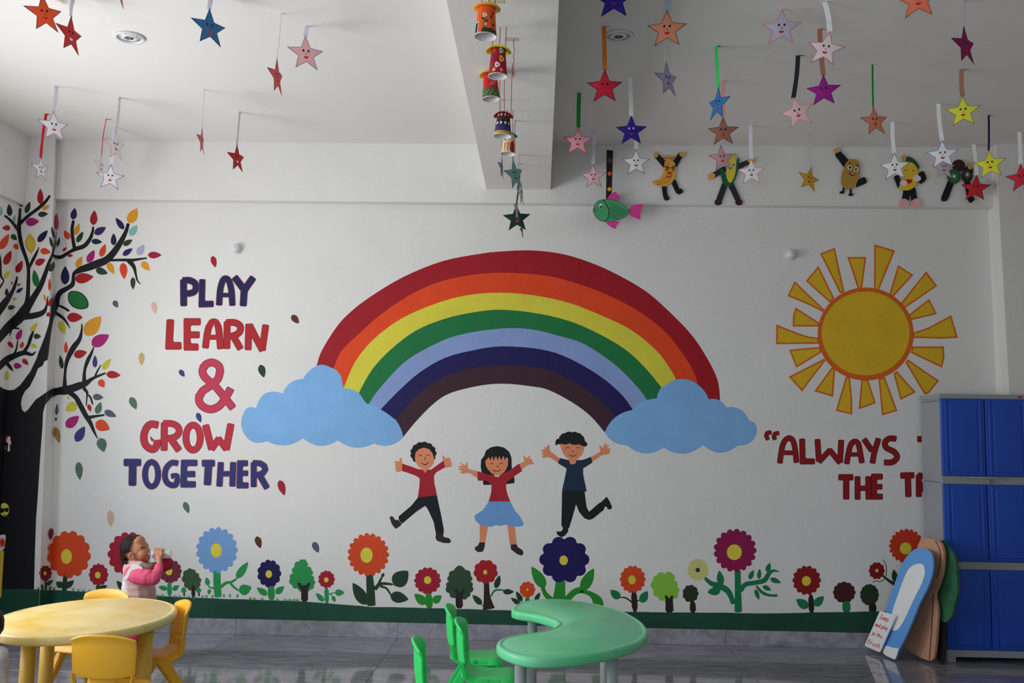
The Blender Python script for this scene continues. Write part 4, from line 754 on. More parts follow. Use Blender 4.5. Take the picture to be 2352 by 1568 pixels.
# ------------------------------------------------------------------ paper cup lanterns under the cross beam
m_in = mat('white_cup_paper', (232, 228, 226), rough=.6)
m_str = mat('red_cord', (168, 26, 44), rough=.8)
def cup(lab, top, bot, ht, hb, Y, body, brim, strings, lean=0.0, brim_r=1.6, droop=.35, decor=None, bands=None, tiltx=.0):
    pt, pb = hy(*top, Y), hy(*bot, Y); rt, rb = ht * Y / F, hb * Y / F
    root = empty('cup_lantern', pb, lab, 'paper lantern', 'paper cup lanterns strung under the beam')
    ax = (pt - pb); L = ax.length; az = ax.normalized(); ex = Vector((1, 0, 0)); ex = (ex - az * ex.dot(az)).normalized(); ey = az.cross(ex)
    def S_(a, t, d=0.0):   # a: angle, 0 faces the viewer; t: 0 mouth .. 1 base
        r = rb + (rt - rb) * t + d; return pb + az * (L * t) + ex * (r * math.sin(a)) - ey * (r * math.cos(a))
    N = 40; lev = [0, .03] + [k / 12 for k in range(1, 13)]
    mats = [body] + [b[2] for b in (bands or [])] + [m_in]; v, f, fm = [], [], []
    for t in lev: v += [S_(2 * math.pi * k / N, t, .0015 if t < .02 else 0) for k in range(N)]
    nl = len(lev)
    for i in range(nl - 1):
        tm = (lev[i] + lev[i + 1]) / 2; mi = 0
        for q, b in enumerate(bands or []):
            if b[0] <= tm < b[1]: mi = q + 1
        if i == 0: mi = len(mats) - 1
        for k in range(N): f.append((i * N + k, i * N + (k + 1) % N, (i + 1) * N + (k + 1) % N, (i + 1) * N + k)); fm.append(mi)
    f.append(tuple((nl - 1) * N + k for k in range(N))); fm.append(0)
    b0 = len(v)
    for t in (0, .97): v += [S_(2 * math.pi * k / N, t, -.0012) for k in range(N)]
    for k in range(N): f.append((b0 + k, b0 + N + k, b0 + N + (k + 1) % N, b0 + (k + 1) % N)); fm.append(len(mats) - 1)
    f.append(tuple(b0 + N + k for k in reversed(range(N)))); fm.append(len(mats) - 1)
    for k in range(N): f.append((k, b0 + k, b0 + (k + 1) % N, (k + 1) % N)); fm.append(len(mats) - 1)
    mesh('cup', v, f, mats, root, smooth=True, fm=fm)
    if brim:   # drooping paper brim around the base
        v, f = [], []
        for rr in (0, .34, .67, 1.0):
            for k in range(N):
                a = 2 * math.pi * k / N; r = rt * (1.0 + (brim_r - 1) * rr); z = -droop * rt * (rr ** 1.5) * (math.sin(a) ** 2) - tiltx * rt * rr * math.cos(a)
                v.append(pb + az * (L * .985 + z) + ex * (r * math.sin(a)) - ey * (r * math.cos(a)))
        for i in range(3):
            for k in range(N): f.append((i * N + k, i * N + (k + 1) % N, (i + 1) * N + (k + 1) % N, (i + 1) * N + k))
        o = mesh('brim', v, f, brim, root, smooth=True); md = o.modifiers.new('thick', 'SOLIDIFY'); md.thickness = .0012
    def decal(nm, poly, mt, d=.0008):   # poly in (angle, t), cut into narrow strips that follow the curve
        v, f = [], []; lo, hi = min(p[0] for p in poly), max(p[0] for p in poly); n = max(1, int((hi - lo) / .14)); T = tess(poly)
        for q in range(n):
            x0, x1 = lo + (hi - lo) * q / n, lo + (hi - lo) * (q + 1) / n
            for t in T:
                pc = cut([poly[i] for i in t], lambda y: x1, True)
                pc = cut(pc, lambda y: x0, False) if len(pc) > 2 else []
                if len(pc) > 2: k = len(v); v += [S_(a, tt, d) for a, tt in pc]; f.append(tuple(range(k, k + len(pc))))
        for i, t in enumerate(f):
            nn = (v[t[1]] - v[t[0]]).cross(v[t[2]] - v[t[0]]); cc = v[t[0]] - (pb + az * (v[t[0]] - pb).dot(az))
            if nn.dot(cc) < 0: f[i] = tuple(reversed(t))
        mesh(nm, v, f, mt, root)
    if decor: decor(decal)
    for sx, sz in strings:
        a = pt + ex * (sx * rt); a2 = Vector((a.x + random.uniform(-.004, .004), Y, ZX)); mid = a.lerp(a2, .5) + Vector((random.uniform(-.003, .003), 0, 0))
        tube('string', [a - az * .004, mid, a2], .0016, m_str, root)
    return root
def flo(d, a, t, s, mt, n=6, c=None):   # small flower decal
    d('flower_print', [(a + s * (.72 + .28 * abs(math.cos(n * q * math.pi / 36 / 2 * 1.0))) * math.cos(q * math.pi / 18), t + s * .36 * (.72 + .28 * abs(math.cos(n * q * math.pi / 36 / 2))) * math.sin(q * math.pi / 18)) for q in range(36)], mt, .0008)
    d('flower_centre', ell(a, t, s * .3, s * .11, 10), c or paper((150, 30, 40)), .0014)
DG = paper((36, 58, 34)); WP = WHITE_P
def dec1(d):
    d('grass_print', [(-.35, .02), (1.5, .02), (1.5, .13), (1.2, .16), (.9, .14), (.6, .19), (.3, .16), (0, .2), (-.3, .15)], DG)
    for a, t in ((-.1, .62), (.0, .30)): flo(d, a, t, .24 if t > .5 else .14, WP)
    for a0, a1, t in ((-.15, -.1, .56), (.75, .65, .66)): d('stem_print', [(a0, .15), (a0 + .05, .15), (a1 + .05, t), (a1, t)], DG, .001)
    for a, t, g in ((-.3, .5, -150), (.08, .42, -20), (.55, .58, -130), (.85, .32, -30)): d('leaf_print', [(a + .2 * (x - .5), t + y) for x, y in ((0, 0), (.3, .05), (.8, .05), (1.2, 0), (.8, -.05), (.3, -.05))], DG, .0012)
    flo(d, .8, .72, .22, paper((170, 40, 40)))
    d('door_print', [(-1.25, .03), (-.72, .03), (-.72, .42), (-1.25, .42)], paper((225, 225, 220))); d('door_print', [(-1.18, .04), (-.8, .04), (-.8, .39), (-1.18, .39)], paper((28, 40, 48)), .0014)
cup('orange paper cup lantern with yellow brim, highest under the beam', (1118, 18), (1115, 85), 20, 26.5, 3.95, paper((222, 84, 30)), paper((220, 170, 74)), [(-.7, 0), (.2, 0), (1.0, 0)], decor=dec1, brim_r=1.66, droop=.12)
def dec2(d):
    for a, t, s, c in ((.45, .86, .34, (150, 196, 170)), (-.55, .86, .26, (150, 80, 40)), (.5, .56, .36, (190, 170, 90)), (-.7, .6, .3, (90, 40, 80)), (-.05, .32, .32, (226, 222, 222)), (-.4, .14, .2, (226, 190, 160)), (.45, .14, .2, (210, 150, 110)), (-1.0, .3, .28, (100, 80, 50))): flo(d, a, t, s, paper(c), c=paper((176, 40, 52)))
cup('dark red flowered paper cup lantern with lemon brim', (1145, 113), (1143, 176), 16.5, 22.5, 4.32, paper((150, 24, 38)), paper((214, 204, 56)), [(-.9, 0), (.1, 0), (1.0, 0)], decor=dec2, brim_r=1.85, droop=.45)
def dec3(d):
    d('grass_print', [(-1.5, .03), (1.5, .03), (1.5, .33), (1.1, .38), (.7, .34), (.3, .4), (-.1, .34), (-.5, .4), (-.9, .34), (-1.3, .38), (-1.5, .3)], paper((64, 88, 54)))
    for q in range(14): flo(d, -1.2 + .19 * q, .1 + .17 * ((q * 7) % 3) / 2, .07, paper((190, 190, 90)), c=paper((220, 200, 80)))
    for q in range(6): flo(d, .1 + .12 * q, .5 + .06 * (q % 3), .1, paper((206, 150, 150)))
cup('red paper cup lantern with a green meadow band behind the flowered one', (1126, 170), (1128, 228), 15.5, 20.5, 4.85, paper((186, 34, 36)), paper((206, 190, 52)), [(.4, 0), (1.0, 0)], decor=dec3, brim_r=1.75, droop=.3)
def dec4(d):
    for a in (-.9, -.3, .3, .9): flo(d, a, .9, .17, WP, c=paper((60, 30, 40))); flo(d, a + .05, .52, .2, WP, c=paper((60, 60, 60)))
cup('dark striped paper cup lantern with red brim', (1157, 262), (1154, 313), 14.2, 21, 4.75, paper((70, 36, 34)), paper((206, 40, 46)), [(-.6, 0), (.1, 0), (1.2, 0)], decor=dec4, brim_r=1.65, droop=.5, bands=[(.0, .2, paper((176, 140, 60))), (.2, .4, paper((52, 46, 96))), (.4, .66, paper((30, 36, 40)))])
def dec5(d):
    d('door_print', chaikin([(.25, .03), (1.0, .03), (1.0, .5), (.62, .62), (.25, .5)], 1), paper((150, 30, 44)))
    for a in (-.6, -.1): d('stem_print', [(a, .08), (a + .06, .08), (a + .05, .5), (a, .5)], DG); [d('leaf_print', [(a - .2, .3 + q), (a + .02, .22 + q), (a + .26, .32 + q), (a + .02, .25 + q)], paper((140, 70, 50)), .0011) for q in (0, .12, .2)]
    d('window_print', [(-1.0, .62), (-.5, .62), (-.5, .95), (-1.0, .95)], paper((36, 44, 60)))
cup('peach paper cup lantern with blue brim, lowest of the cups', (1171, 308), (1167, 354), 12.5, 17.6, 5.45, paper((226, 178, 138)), paper((34, 128, 170)), [(-.6, 0), (.5, 0)], decor=dec5, brim_r=1.5, droop=.4)
# loose end of red cord and its tape on the beam
pt = hz(1176, 90, ZX); cordr = empty('loose_cord', pt, 'loose end of red cord dangling from tape under the beam', 'cord')
Yc = pt.y
tube('cord', [hy(x, y, Yc) for x, y in ((1179, 90), (1180, 105), (1182, 116), (1179, 128), (1181, 140), (1179, 155), (1180, 166), (1183, 172), (1179, 177), (1177, 173), (1180, 164))], .0016, m_str, cordr)
box('tape', (pt.x - .035, pt.y - .02, ZX - .0012), (pt.x + .03, pt.y + .02, ZX - .0002), mat('clear_tape', (206, 196, 190), rough=.3), cordr)
pt = hz(1140, 4, ZX); tag(box('tape_strip', (pt.x - .035, pt.y - .015, ZX - .0015), (pt.x + .035, pt.y + .015, ZX - .0002), mat('masking_tape', (216, 204, 160), rough=.6), origin=pt), 'yellowed strip of tape under the beam at the top edge', 'tape')

# ------------------------------------------------------------------ cut-out figures on the beam
NB = Vector((0, -1, 0)); PB = Vector((0, YB - .012, 0))
OUT = paper((34, 30, 30), 1.1); BLK = paper((26, 28, 32), 1.2); HND = paper((214, 140, 74), 1.7)
def figure(name, lab, cat, anchor, parts, p0=PB, th=.004):
    root = empty(name, hp(*anchor, p0, NB), lab, cat, 'paper figures stuck on the beam' if name != 'paper_fish' else None)
    for k, (n, g, shapes, mt) in enumerate(parts):
        for q, s in enumerate(shapes):
            poly = g(stroke_poly(crom(s, 3), smooth=1)) if len(s[0]) > 2 else g(chaikin(s, 1) if len(s) < 20 else s)
            plate(n, poly, p0, NB, th if k < 4 else .0012, mt, root, lift=.0007 * k + .0003 * q + (0 if k < 4 else .001))
    return root
BAN = paper((200, 140, 54), 1.7)
figure('paper_banana', 'angry paper banana figure with raised arms', 'paper figure', fG([(1240, 450)])[0], [
    ('arm', fG, [[(1130, 265, 52), (1215, 360, 60)], [(1370, 250, 52), (1310, 350, 64)]], BLK), ('leg', fG, [[(1200, 570, 50), (1215, 690, 46), (1235, 698, 46)], [(1300, 530, 52), (1345, 630, 50), (1375, 625, 46)]], BLK),
    ('hand', fG, [[(1085, 240), (1105, 222), (1125, 220), (1142, 240), (1135, 278), (1105, 275), (1090, 260)], [(1358, 228), (1385, 218), (1420, 225), (1422, 250), (1400, 272), (1360, 262)]], HND),
    ('body', fG, [[(1182, 258), (1320, 262), (1320, 284), (1270, 285), (1272, 302), (1310, 330), (1325, 400), (1318, 480), (1280, 545), (1220, 578), (1150, 578), (1095, 555), (1072, 530), (1090, 520), (1150, 502), (1195, 440), (1200, 370), (1205, 325), (1235, 302), (1235, 284), (1182, 280)]], BAN),
    ('line', fG, [[(1110, 540, 4), (1180, 525, 4), (1230, 460, 4), (1240, 340, 4)], [(1120, 560, 4), (1220, 540, 4), (1275, 470, 4), (1285, 360, 4)], [(1185, 283, 5), (1320, 285, 5)]], paper((120, 78, 40))),
    ('brow', fG, [[(1212, 372, 12), (1255, 388, 9)], [(1272, 388, 9), (1312, 372, 12)]], OUT), ('eye', fG, [ell(1228, 403, 10, 10, 12), ell(1298, 401, 10, 10, 12)], OUT), ('nose', fG, [ell(1256, 440, 16, 15, 16)], MOUTH_R), ('mouth', fG, [[(1222, 473), (1272, 473), (1272, 486), (1222, 486)]], MOUTH_R)])
figure('paper_corn', 'smiling paper corn cob figure in a green husk', 'paper figure', fG([(1890, 420)])[0], [
    ('arm', fG, [[(1700, 470, 52), (1820, 400, 62)], [(1965, 375, 58), (2085, 320, 46)]], paper((44, 44, 52))), ('leg', fG, [[(1830, 560, 62), (1775, 710, 62)], [(1895, 560, 62), (1965, 710, 58)]], paper((44, 44, 52))),
    ('shoe', fG, [ell(1762, 742, 38, 34, 18), ell(1978, 742, 38, 34, 18)], paper((58, 32, 34))), ('hand', fG, [[(1650, 450), (1690, 440), (1730, 445), (1730, 480), (1700, 512), (1655, 505)], [(2060, 300), (2090, 285), (2140, 285), (2140, 330), (2085, 340)]], HND),
    ('husk', fG, [[(1780, 400), (1800, 390), (1830, 430), (1870, 540), (1920, 500), (1945, 400), (1955, 300), (1985, 265), (1975, 380), (1945, 490), (1915, 555), (1870, 585), (1815, 555), (1790, 480)]], paper((30, 82, 52), 1.6)), ('cob', fG, [[(1850, 330), (1865, 260), (1900, 232), (1940, 260), (1950, 330), (1945, 430), (1915, 520), (1875, 550), (1845, 470)]], paper((190, 176, 50), 1.6)),
    ('eye', fG, [ell(1866, 342, 15, 18, 14), ell(1920, 352, 16, 18, 14)], paper((150, 190, 210))), ('pupil', fG, [ell(1868, 344, 8, 10, 12), ell(1921, 355, 8, 10, 12)], OUT), ('mouth', fG, [[(1865, 382, 5), (1890, 395, 5), (1910, 382, 5)]], OUT), ('silk', fG, [[(1870, 262, 5), (1890, 225, 4)], [(1930, 255, 5), (1942, 230, 4)]], paper((140, 120, 50)))])
POT = paper((148, 116, 52), 1.7)
figure('paper_potato', 'grinning paper potato figure waving one arm', 'paper figure', fH([(715, 410)])[0], [
    ('arm', fH, [[(600, 220, 62), (690, 330, 80)], [(770, 500, 62), (840, 470, 62)]], BLK), ('leg', fH, [[(652, 530, 18), (645, 580, 18)], [(716, 545, 18), (714, 600, 18)]], BLK), ('shoe', fH, [ell(634, 582, 24, 13, 14), ell(717, 603, 24, 13, 14)], BLK), ('hand', fH, [[(550, 180), (580, 158), (612, 160), (615, 195), (590, 212), (562, 200)], [(722, 500), (750, 488), (772, 515), (752, 545), (728, 538)]], HND),
    ('body', fH, [[(735, 264), (785, 280), (803, 320), (803, 400), (798, 440), (770, 500), (745, 545), (690, 555), (640, 535), (622, 480), (625, 420), (650, 360), (665, 310), (695, 275)]], POT), ('eye', fH, [ell(705, 348, 20, 21, 16), ell(768, 365, 20, 21, 16)], WHITE_P), ('pupil', fH, [ell(708, 347, 11, 13, 12), ell(765, 365, 11, 13, 12)], OUT), ('brow', fH, [[(695, 310, 8), (718, 305, 8)], [(768, 320, 8), (788, 335, 8)]], OUT), ('mouth', fH, [[(697, 388), (730, 402), (760, 400), (752, 422), (725, 427), (703, 412)]], paper((90, 40, 44))), ('teeth', fH, [[(706, 396), (730, 405), (752, 404), (748, 411), (728, 412)]], WHITE_P)])
figure('paper_mango', 'paper mango figure with a green leaf and big pink feet', 'paper figure', fH([(1260, 430)])[0], [
    ('arm', fH, [[(1385, 410, 60), (1405, 450, 50), (1375, 480, 40)], [(1150, 440, 50), (1180, 520, 50)]], BLK), ('leg', fH, [[(1250, 560, 70), (1235, 640, 66)], [(1300, 560, 60), (1315, 645, 56)]], BLK), ('leaf', fH, [[(1230, 250), (1270, 243), (1330, 280), (1370, 345), (1355, 365), (1300, 330), (1240, 300)]], paper((28, 76, 46), 1.6)), ('foot', fH, [ell(1220, 692, 48, 50, 20), ell(1335, 690, 48, 50, 20)], paper((206, 150, 150), 1.6)),
    ('stalk', fH, [[(1195, 232), (1235, 226), (1240, 285), (1222, 300), (1200, 300)]], paper((176, 146, 46), 1.6)), ('body', fH, [[(1195, 320), (1240, 288), (1300, 300), (1345, 350), (1355, 420), (1340, 500), (1300, 550), (1240, 568), (1180, 550), (1165, 520), (1210, 500), (1225, 450), (1205, 380)]], paper((200, 166, 46), 1.6)),
    ('eye', fH, [ell(1232, 372, 14, 12, 14), ell(1305, 377, 15, 13, 14)], paper((190, 180, 110))), ('pupil', fH, [ell(1232, 372, 6, 6, 10), ell(1305, 377, 6, 6, 10)], OUT), ('mouth', fH, [[(1225, 460), (1300, 458), (1290, 492), (1265, 502), (1240, 492)]], MOUTH_R), ('hand', fH, [ell(1215, 495, 36, 28, 16), ell(1342, 450, 38, 30, 16)], paper((216, 190, 190), 1.6))])
KG = paper((30, 84, 56), 1.6); KB = paper((56, 34, 36), 1.5)
figure('paper_kiwi', 'paper kiwi figure of three round slices with dark limbs', 'paper figure', fH([(1740, 400)])[0], [
    ('leg', fH, [[(1660, 490, 60), (1610, 620, 66), (1595, 635, 60)], [(1815, 480, 56), (1840, 620, 50), (1855, 650, 60)]], BLK), ('arm', fH, [[(1800, 370, 40), (1840, 350, 46), (1850, 390, 40)]], BLK), ('hand', fH, [[(1822, 300), (1862, 300), (1862, 368), (1822, 365)]], HND), ('body', fH, [ell(1735, 330, 62, 58, 24)], KB), ('slice', fH, [ell(1815, 425, 54, 66, 24)], paper((46, 40, 42), 1.5)), ('slice', fH, [ell(1692, 430, 66, 70, 28)], KG),
    ('ray', fH, [[(1692 + 14 * math.cos(a), 430 + 14 * math.sin(a), 3), (1692 + 44 * math.cos(a), 430 + 46 * math.sin(a), 2)] for a in [k * math.pi / 7 for k in range(14)]] + [[(1818 + 12 * math.cos(a), 415 + 12 * math.sin(a), 3), (1818 + 34 * math.cos(a), 415 + 36 * math.sin(a), 2)] for a in [k * math.pi / 6 for k in range(12)]], paper((120, 160, 130))), ('core', fH, [ell(1692, 430, 13, 15, 14), ell(1818, 413, 11, 14, 14)], WHITE_P)])
PF = Vector((0, YB - .06, 0)); FGN = paper((70, 148, 100), 1.5); FPK = paper((196, 56, 132), 1.6)
figure('paper_fish', 'green paper fish with pink fins on a dotted black strap', 'paper fish', fG([(660, 830)])[0], [
    ('strap', fG, [[(603, 200), (603, 200), (669, 206), (669, 206), (657, 660), (645, 715), (597, 715), (597, 715)]], paper((40, 26, 34), 1.3)), ('tail', fG, [[(835, 800), (880, 772), (985, 756), (975, 800), (955, 820), (968, 845), (945, 865), (965, 928), (900, 905), (840, 880)]], FPK), ('fin', fG, [[(600, 712), (650, 650), (700, 630), (710, 660), (730, 668), (746, 705), (720, 720), (640, 720)], [(580, 945), (735, 938), (735, 958), (705, 985), (700, 1022), (660, 1010)]], FPK),
    ('body', fG, [[(465, 800), (490, 745), (540, 715), (620, 710), (700, 720), (790, 770), (862, 840), (800, 895), (720, 930), (640, 948), (560, 945), (500, 915), (468, 860)]], paper((28, 60, 46))), ('body', fG, [[(469, 800), (493, 748), (541, 719), (620, 714), (699, 724), (788, 773), (856, 840), (798, 891), (719, 926), (640, 944), (561, 941), (503, 912), (472, 860)]], FGN),
    ('scale', fG, [[(645 + 32 * i + 16 * (j % 2) - 12, 742 + 26 * j, 4.5), (645 + 32 * i + 16 * (j % 2), 755 + 26 * j, 4.5), (645 + 32 * i + 16 * (j % 2) - 12, 768 + 26 * j, 4.5)] for j in range(7) for i in range(6) if abs(742 + 26 * j - 828) < 100 - .55 * max(0, (32 * i + 16 * (j % 2)) - 20)], paper((40, 100, 66))), ('gill', fG, [[(565, 716, 7), (605, 770, 7), (628, 850, 7), (610, 920, 7), (580, 942, 7)]], OUT),
    ('eye', fG, [ell(544, 778, 19, 21, 18)], WHITE_P), ('pupil', fG, [ell(545, 788, 11, 11, 14)], OUT), ('mouth', fG, [[(460, 812, 7), (478, 826, 8), (462, 840, 7)]], paper((90, 50, 40))), ('dot', fG, [ell(636, 310, 25, 26, 18)], paper((88, 56, 76))), ('dot', fG, [ell(634, 446, 20, 21, 18)], paper((214, 84, 52))), ('dot', fG, [ell(632, 607, 21, 21, 18)], paper((226, 160, 40)))], PF)
# ------------------------------------------------------------------ ceiling speakers and round wall caps
m_spk = mat('white_speaker_plastic', (226, 224, 226), rough=.35); m_dark = mat('dark_slot', (26, 26, 30), rough=.7)
def lathe(name, prof, c, mt, parent=None, n=36, axis='z', smooth=True):
    v, f = [], []
    for r, h in prof:
        for k in range(n):
            a = 2 * math.pi * k / n
            p = (r * math.cos(a), r * math.sin(a), h) if axis == 'z' else (r * math.cos(a), h, r * math.sin(a))
            v.append(Vector(c) + Vector(p))
    for i in range(len(prof) - 1):
        for k in range(n): f.append((i * n + k, i * n + (k + 1) % n, (i + 1) * n + (k + 1) % n, (i + 1) * n + k))
    f.append(tuple(range(n))); f.append(tuple((len(prof) - 1) * n + k for k in range(n)))
    return fixn(mesh(name, v, f, mt, parent, smooth=smooth))
def speaker(px, lab):
    c = hz(*px, ZC); root = empty('ceiling_speaker', c, lab, 'speaker', 'round speakers in the ceiling'); R = .083
    lathe('rim', [(R, 0), (R, -.010), (R * .97, -.014), (R * .84, -.014), (R * .80, -.008), (R * .78, -.006), (R * .78, -.001)], c, m_spk, root)
    lathe('grille', [(R * .79, -.004), (R * .5, -.007), (R * .44, -.012), (R * .36, -.013), (R * .34, -.006)], c, m_spk, root)
    lathe('cone', [(R * .34, -.004), (R * .3, -.0085), (.001, -.0095)], c, mat('grey_cone', (150, 148, 156), rough=.5), root)
    for k in range(6):
        a = k * math.pi / 3 + .3; p = c + Vector((math.cos(a) * R * .2, math.sin(a) * R * .2, -.0105)); lathe('slot', [(R * .075, .004), (R * .075, 0)], p, m_dark, root, 12)
    for k in range(5):
        a = k * 2 * math.pi / 5 + .9; p = c + Vector((math.cos(a) * R * .62, math.sin(a) * R * .62, -.0085)); lathe('slot', [(R * .035, .004), (R * .035, 0)], p, m_dark, root, 10)
speaker((298, 84), 'round white ceiling speaker in the bright left bay'); speaker((1421, 81), 'round white ceiling speaker beside the orange ribbon')
def cap(px, lab):
    c = hy(*px, D); root = empty('wall_cap', c, lab, 'wall fitting', 'round white caps on the mural wall')
    lathe('base', [(.044, 0), (.044, -.006), (.038, -.010)], c, m_spk, root, axis='y')
    lathe('dome', [(.034, -.008), (.034, -.030), (.030, -.042), (.020, -.050), (.008, -.053)], c, m_spk, root, axis='y')
    lathe('hole', [(.003, -.0525), (.003, -.0535)], c, m_dark, root, 10, axis='y')
cap((544, 572), 'round white cap on the wall above PLAY'); cap((1816, 585), 'round white cap on the wall left of the sun')

# ------------------------------------------------------------------ stickers on the left wall
def sticker(name, lab, cat, anchor, parts):
    """flat paper on the front of the corner column, ending at the room corner"""
    c = hy(*anchor, YC); root = empty(name, c, lab, cat)
    for k, (n, poly, mt) in enumerate(parts):
        q = cut(poly, lambda y: xw(y) + .6, False)
        if len(q) > 2: plate(n, q, Vector((0, YC - .0022 - .0006 * k, 0)), (0, -1, 0), .0005, mt, root)
fZ = fr(0, 980, 7.84)
sticker('letter_sticker', 'orange letter L on a red card with a white bow, on the tree trunk', 'sticker', (2, 1015), [
    ('card', fZ([(-120, 165), (190, 165), (190, 275), (60, 275), (-120, 400)]), paper((206, 48, 40))), ('letter', fZ([(15, 148), (75, 148), (60, 345), (105, 345), (100, 410), (5, 415)]), paper((206, 140, 40))),
    ('bow', fZ([(120, 240), (160, 170), (190, 200), (180, 245), (198, 255), (200, 330), (175, 300), (178, 440), (135, 440), (150, 300), (125, 275)]), paper((226, 226, 226)))])
sticker('face_sticker', 'yellow smiling face sticker with black sunglasses on the tree trunk', 'sticker', (2, 1170), [
    ('face', fZ(ell(78, 1490, 86, 120, 28)), paper((212, 204, 90))), ('sunglasses', fZ([(0, 1470), (70, 1462), (80, 1475), (90, 1462), (160, 1455), (150, 1530), (95, 1535), (82, 1490), (70, 1540), (12, 1548)]), paper((26, 26, 30))), ('mouth', fZ([(25, 1563), (80, 1585), (130, 1555), (85, 1603)]), paper((50, 40, 30)))])
f5z = fr(0, 1140, 5.6)
sticker('pencil_chart', 'yellow pencil-shaped strip with a red ring at the left edge', 'sticker', (1, 1300), [
    ('strip', f5z([(-60, 700), (52, 700), (14, 1300), (-60, 1300)]), paper((214, 176, 60))), ('head', f5z(chaikin([(-60, 700), (-60, 520), (20, 490), (72, 488), (72, 560), (52, 700)], 1)), paper((222, 220, 226))), ('ring', f5z(ell(28, 594, 40, 62, 20)), paper((214, 110, 70))), ('ring', f5z(ell(30, 590, 26, 42, 18)), paper((200, 40, 40)))])

# ------------------------------------------------------------------ blue storage cabinet
m_cab = mat('grey_cabinet_plastic', (150, 154, 160), rough=.45, gain=1.1, bump=.05, bscale=150); m_door = mat('blue_door_plastic', (30, 72, 168), rough=.38, gain=1.35, bump=.04, bscale=160)
m_metal = mat('brushed_handle', (150, 150, 152), rough=.35)
XC0 = 2.868; YF = D - .385; WC = .62; HC = hy(2240, 905, YF).z
cab = empty('storage_cabinet', (XC0 + WC / 2, YF + .19, 0), 'tall blue and grey plastic storage cabinet against the mural wall', 'cabinet')
z0 = .035; zb = [hy(2240, y, YF).z for y in (1493, 1308, 1290, 1112, 1094, 916)]
box('body', (XC0, YF + .02, z0 + .03), (XC0 + WC, D - .03, HC - .03), m_cab, cab, bevel=.006)
box('top', (XC0 - .006, YF - .006, HC - .034), (XC0 + WC + .006, D - .025, HC), m_cab, cab, bevel=.006)
box('plinth', (XC0, YF, z0), (XC0 + WC, D - .03, zb[0]), m_cab, cab, bevel=.004)
for x in (XC0, XC0 + WC - .06):
    for y in (YF, D - .1): box('foot', (x, y, 0), (x + .06, y + .06, z0 + .006), m_cab, cab, bevel=.003)
for a, b in ((zb[1], zb[2]), (zb[3], zb[4])): box('rail', (XC0, YF + .004, a), (XC0 + WC, YF + .03, b), m_cab, cab, bevel=.003)
for za, zt in ((zb[0], zb[1]), (zb[2], zb[3]), (zb[4], zb[5])):
    for i in (0, 1):
        xa = XC0 + .004 + i * WC / 2; xb = xa + WC / 2 - .008
        d = box('door', (xa, YF - .006, za + .003), (xb, YF + .02, zt - .003), m_door, cab, bevel=.005, seg=3)
        box('door_panel', (xa + .055, YF - .011, za + .03), (xb - .055, YF - .004, zt - .03), m_door, d, bevel=.004, seg=3)
        for xr in (xa + .03, xb - .03): box('door_rib', (xr - .008, YF - .012, za + .012), (xr + .008, YF - .004, zt - .012), m_door, d, bevel=.0035, seg=3)
zh = (zb[3] + zb[4]) / 2
hx0 = hy(2225, 1096, YF).x; hx1 = hy(2305, 1096, YF).x
tube('handle', [(hx0, YF - .002, zb[4] - .008), (hx0 + .004, YF - .03, zb[4] - .006), (hx1 - .004, YF - .03, zb[4] - .006), (hx1, YF - .002, zb[4] - .008)], .006, m_metal, cab)
lathe('lock', [(.014, .004), (.014, -.014), (.009, -.018)], (hy(2270, 1102, YF).x, YF + .004, zh - .006), m_metal, cab, 18, axis='y')
lx = hy(2342, 910, YF).x; box('badge', (lx - .012, YF - .008, HC - .026), (lx + .012, YF - .004, HC - .010), mat('red_badge', (170, 60, 66)), cab)
for z in (HC - .05, zh - .02): box('seam', (XC0 - .0012, YF + .03, z), (XC0 + .001, D - .06, z + .003), m_dark, cab)

# ------------------------------------------------------------------ boards leaning beside the cabinet
def lean_plane(base, along, lean):
    """plane through base; `along` = direction of the foot line, leaning back to the right"""
    a = Vector(along).normalized(); upv = Vector((lean, 0, 1)).normalized(); n = a.cross(upv).normalized()
    if n.dot(EYE - Vector(base)) < 0: n = -n
    return Vector(base), n
b0 = hz(2050, 1516, 0); b1 = hz(1990, 1492, 0)
pA, nA = lean_plane(b0, b1 - b0, .22)
def flo_floor(poly, p, n):
    return poly
m_cutb = mat('cutout_blue', (84, 138, 196), rough=.45, gain=1.5); m_cutw = mat('cutout_white', (222, 222, 228), rough=.45, gain=1.25)
sgn = empty('cutout_board', hp(2040, 1512, pA, nA), 'blue and white rounded cut-out board leaning by the cabinet', 'cut-out board')
blue = chaikin(f9([(740, 240), (850, 275), (872, 400), (850, 540), (790, 680), (725, 800), (680, 920), (630, 1040), (575, 1160), (525, 1250), (500, 1325), (485, 1338), (375, 1285), (385, 1200), (392, 1100), (398, 980), (405, 860), (440, 720), (490, 600), (530, 470), (590, 350), (660, 270)]), 2)
plate('board', blue, pA, nA, .012, m_cutb, sgn)
plate('panel', chaikin(f9([(700, 400), (770, 400), (790, 480), (760, 590), (690, 720), (630, 850), (570, 980), (510, 1060), (455, 1050), (445, 950), (480, 820), (530, 680), (580, 540), (630, 440)]), 2), pA, nA, .002, m_cutw, sgn, lift=.003)
plate('foot', chaikin(f9([(400, 1195), (470, 1225), (532, 1225), (520, 1262), (500, 1328), (487, 1340), (372, 1285), (378, 1240)]), 2), pA, nA, .002, m_cutw, sgn, lift=.003)
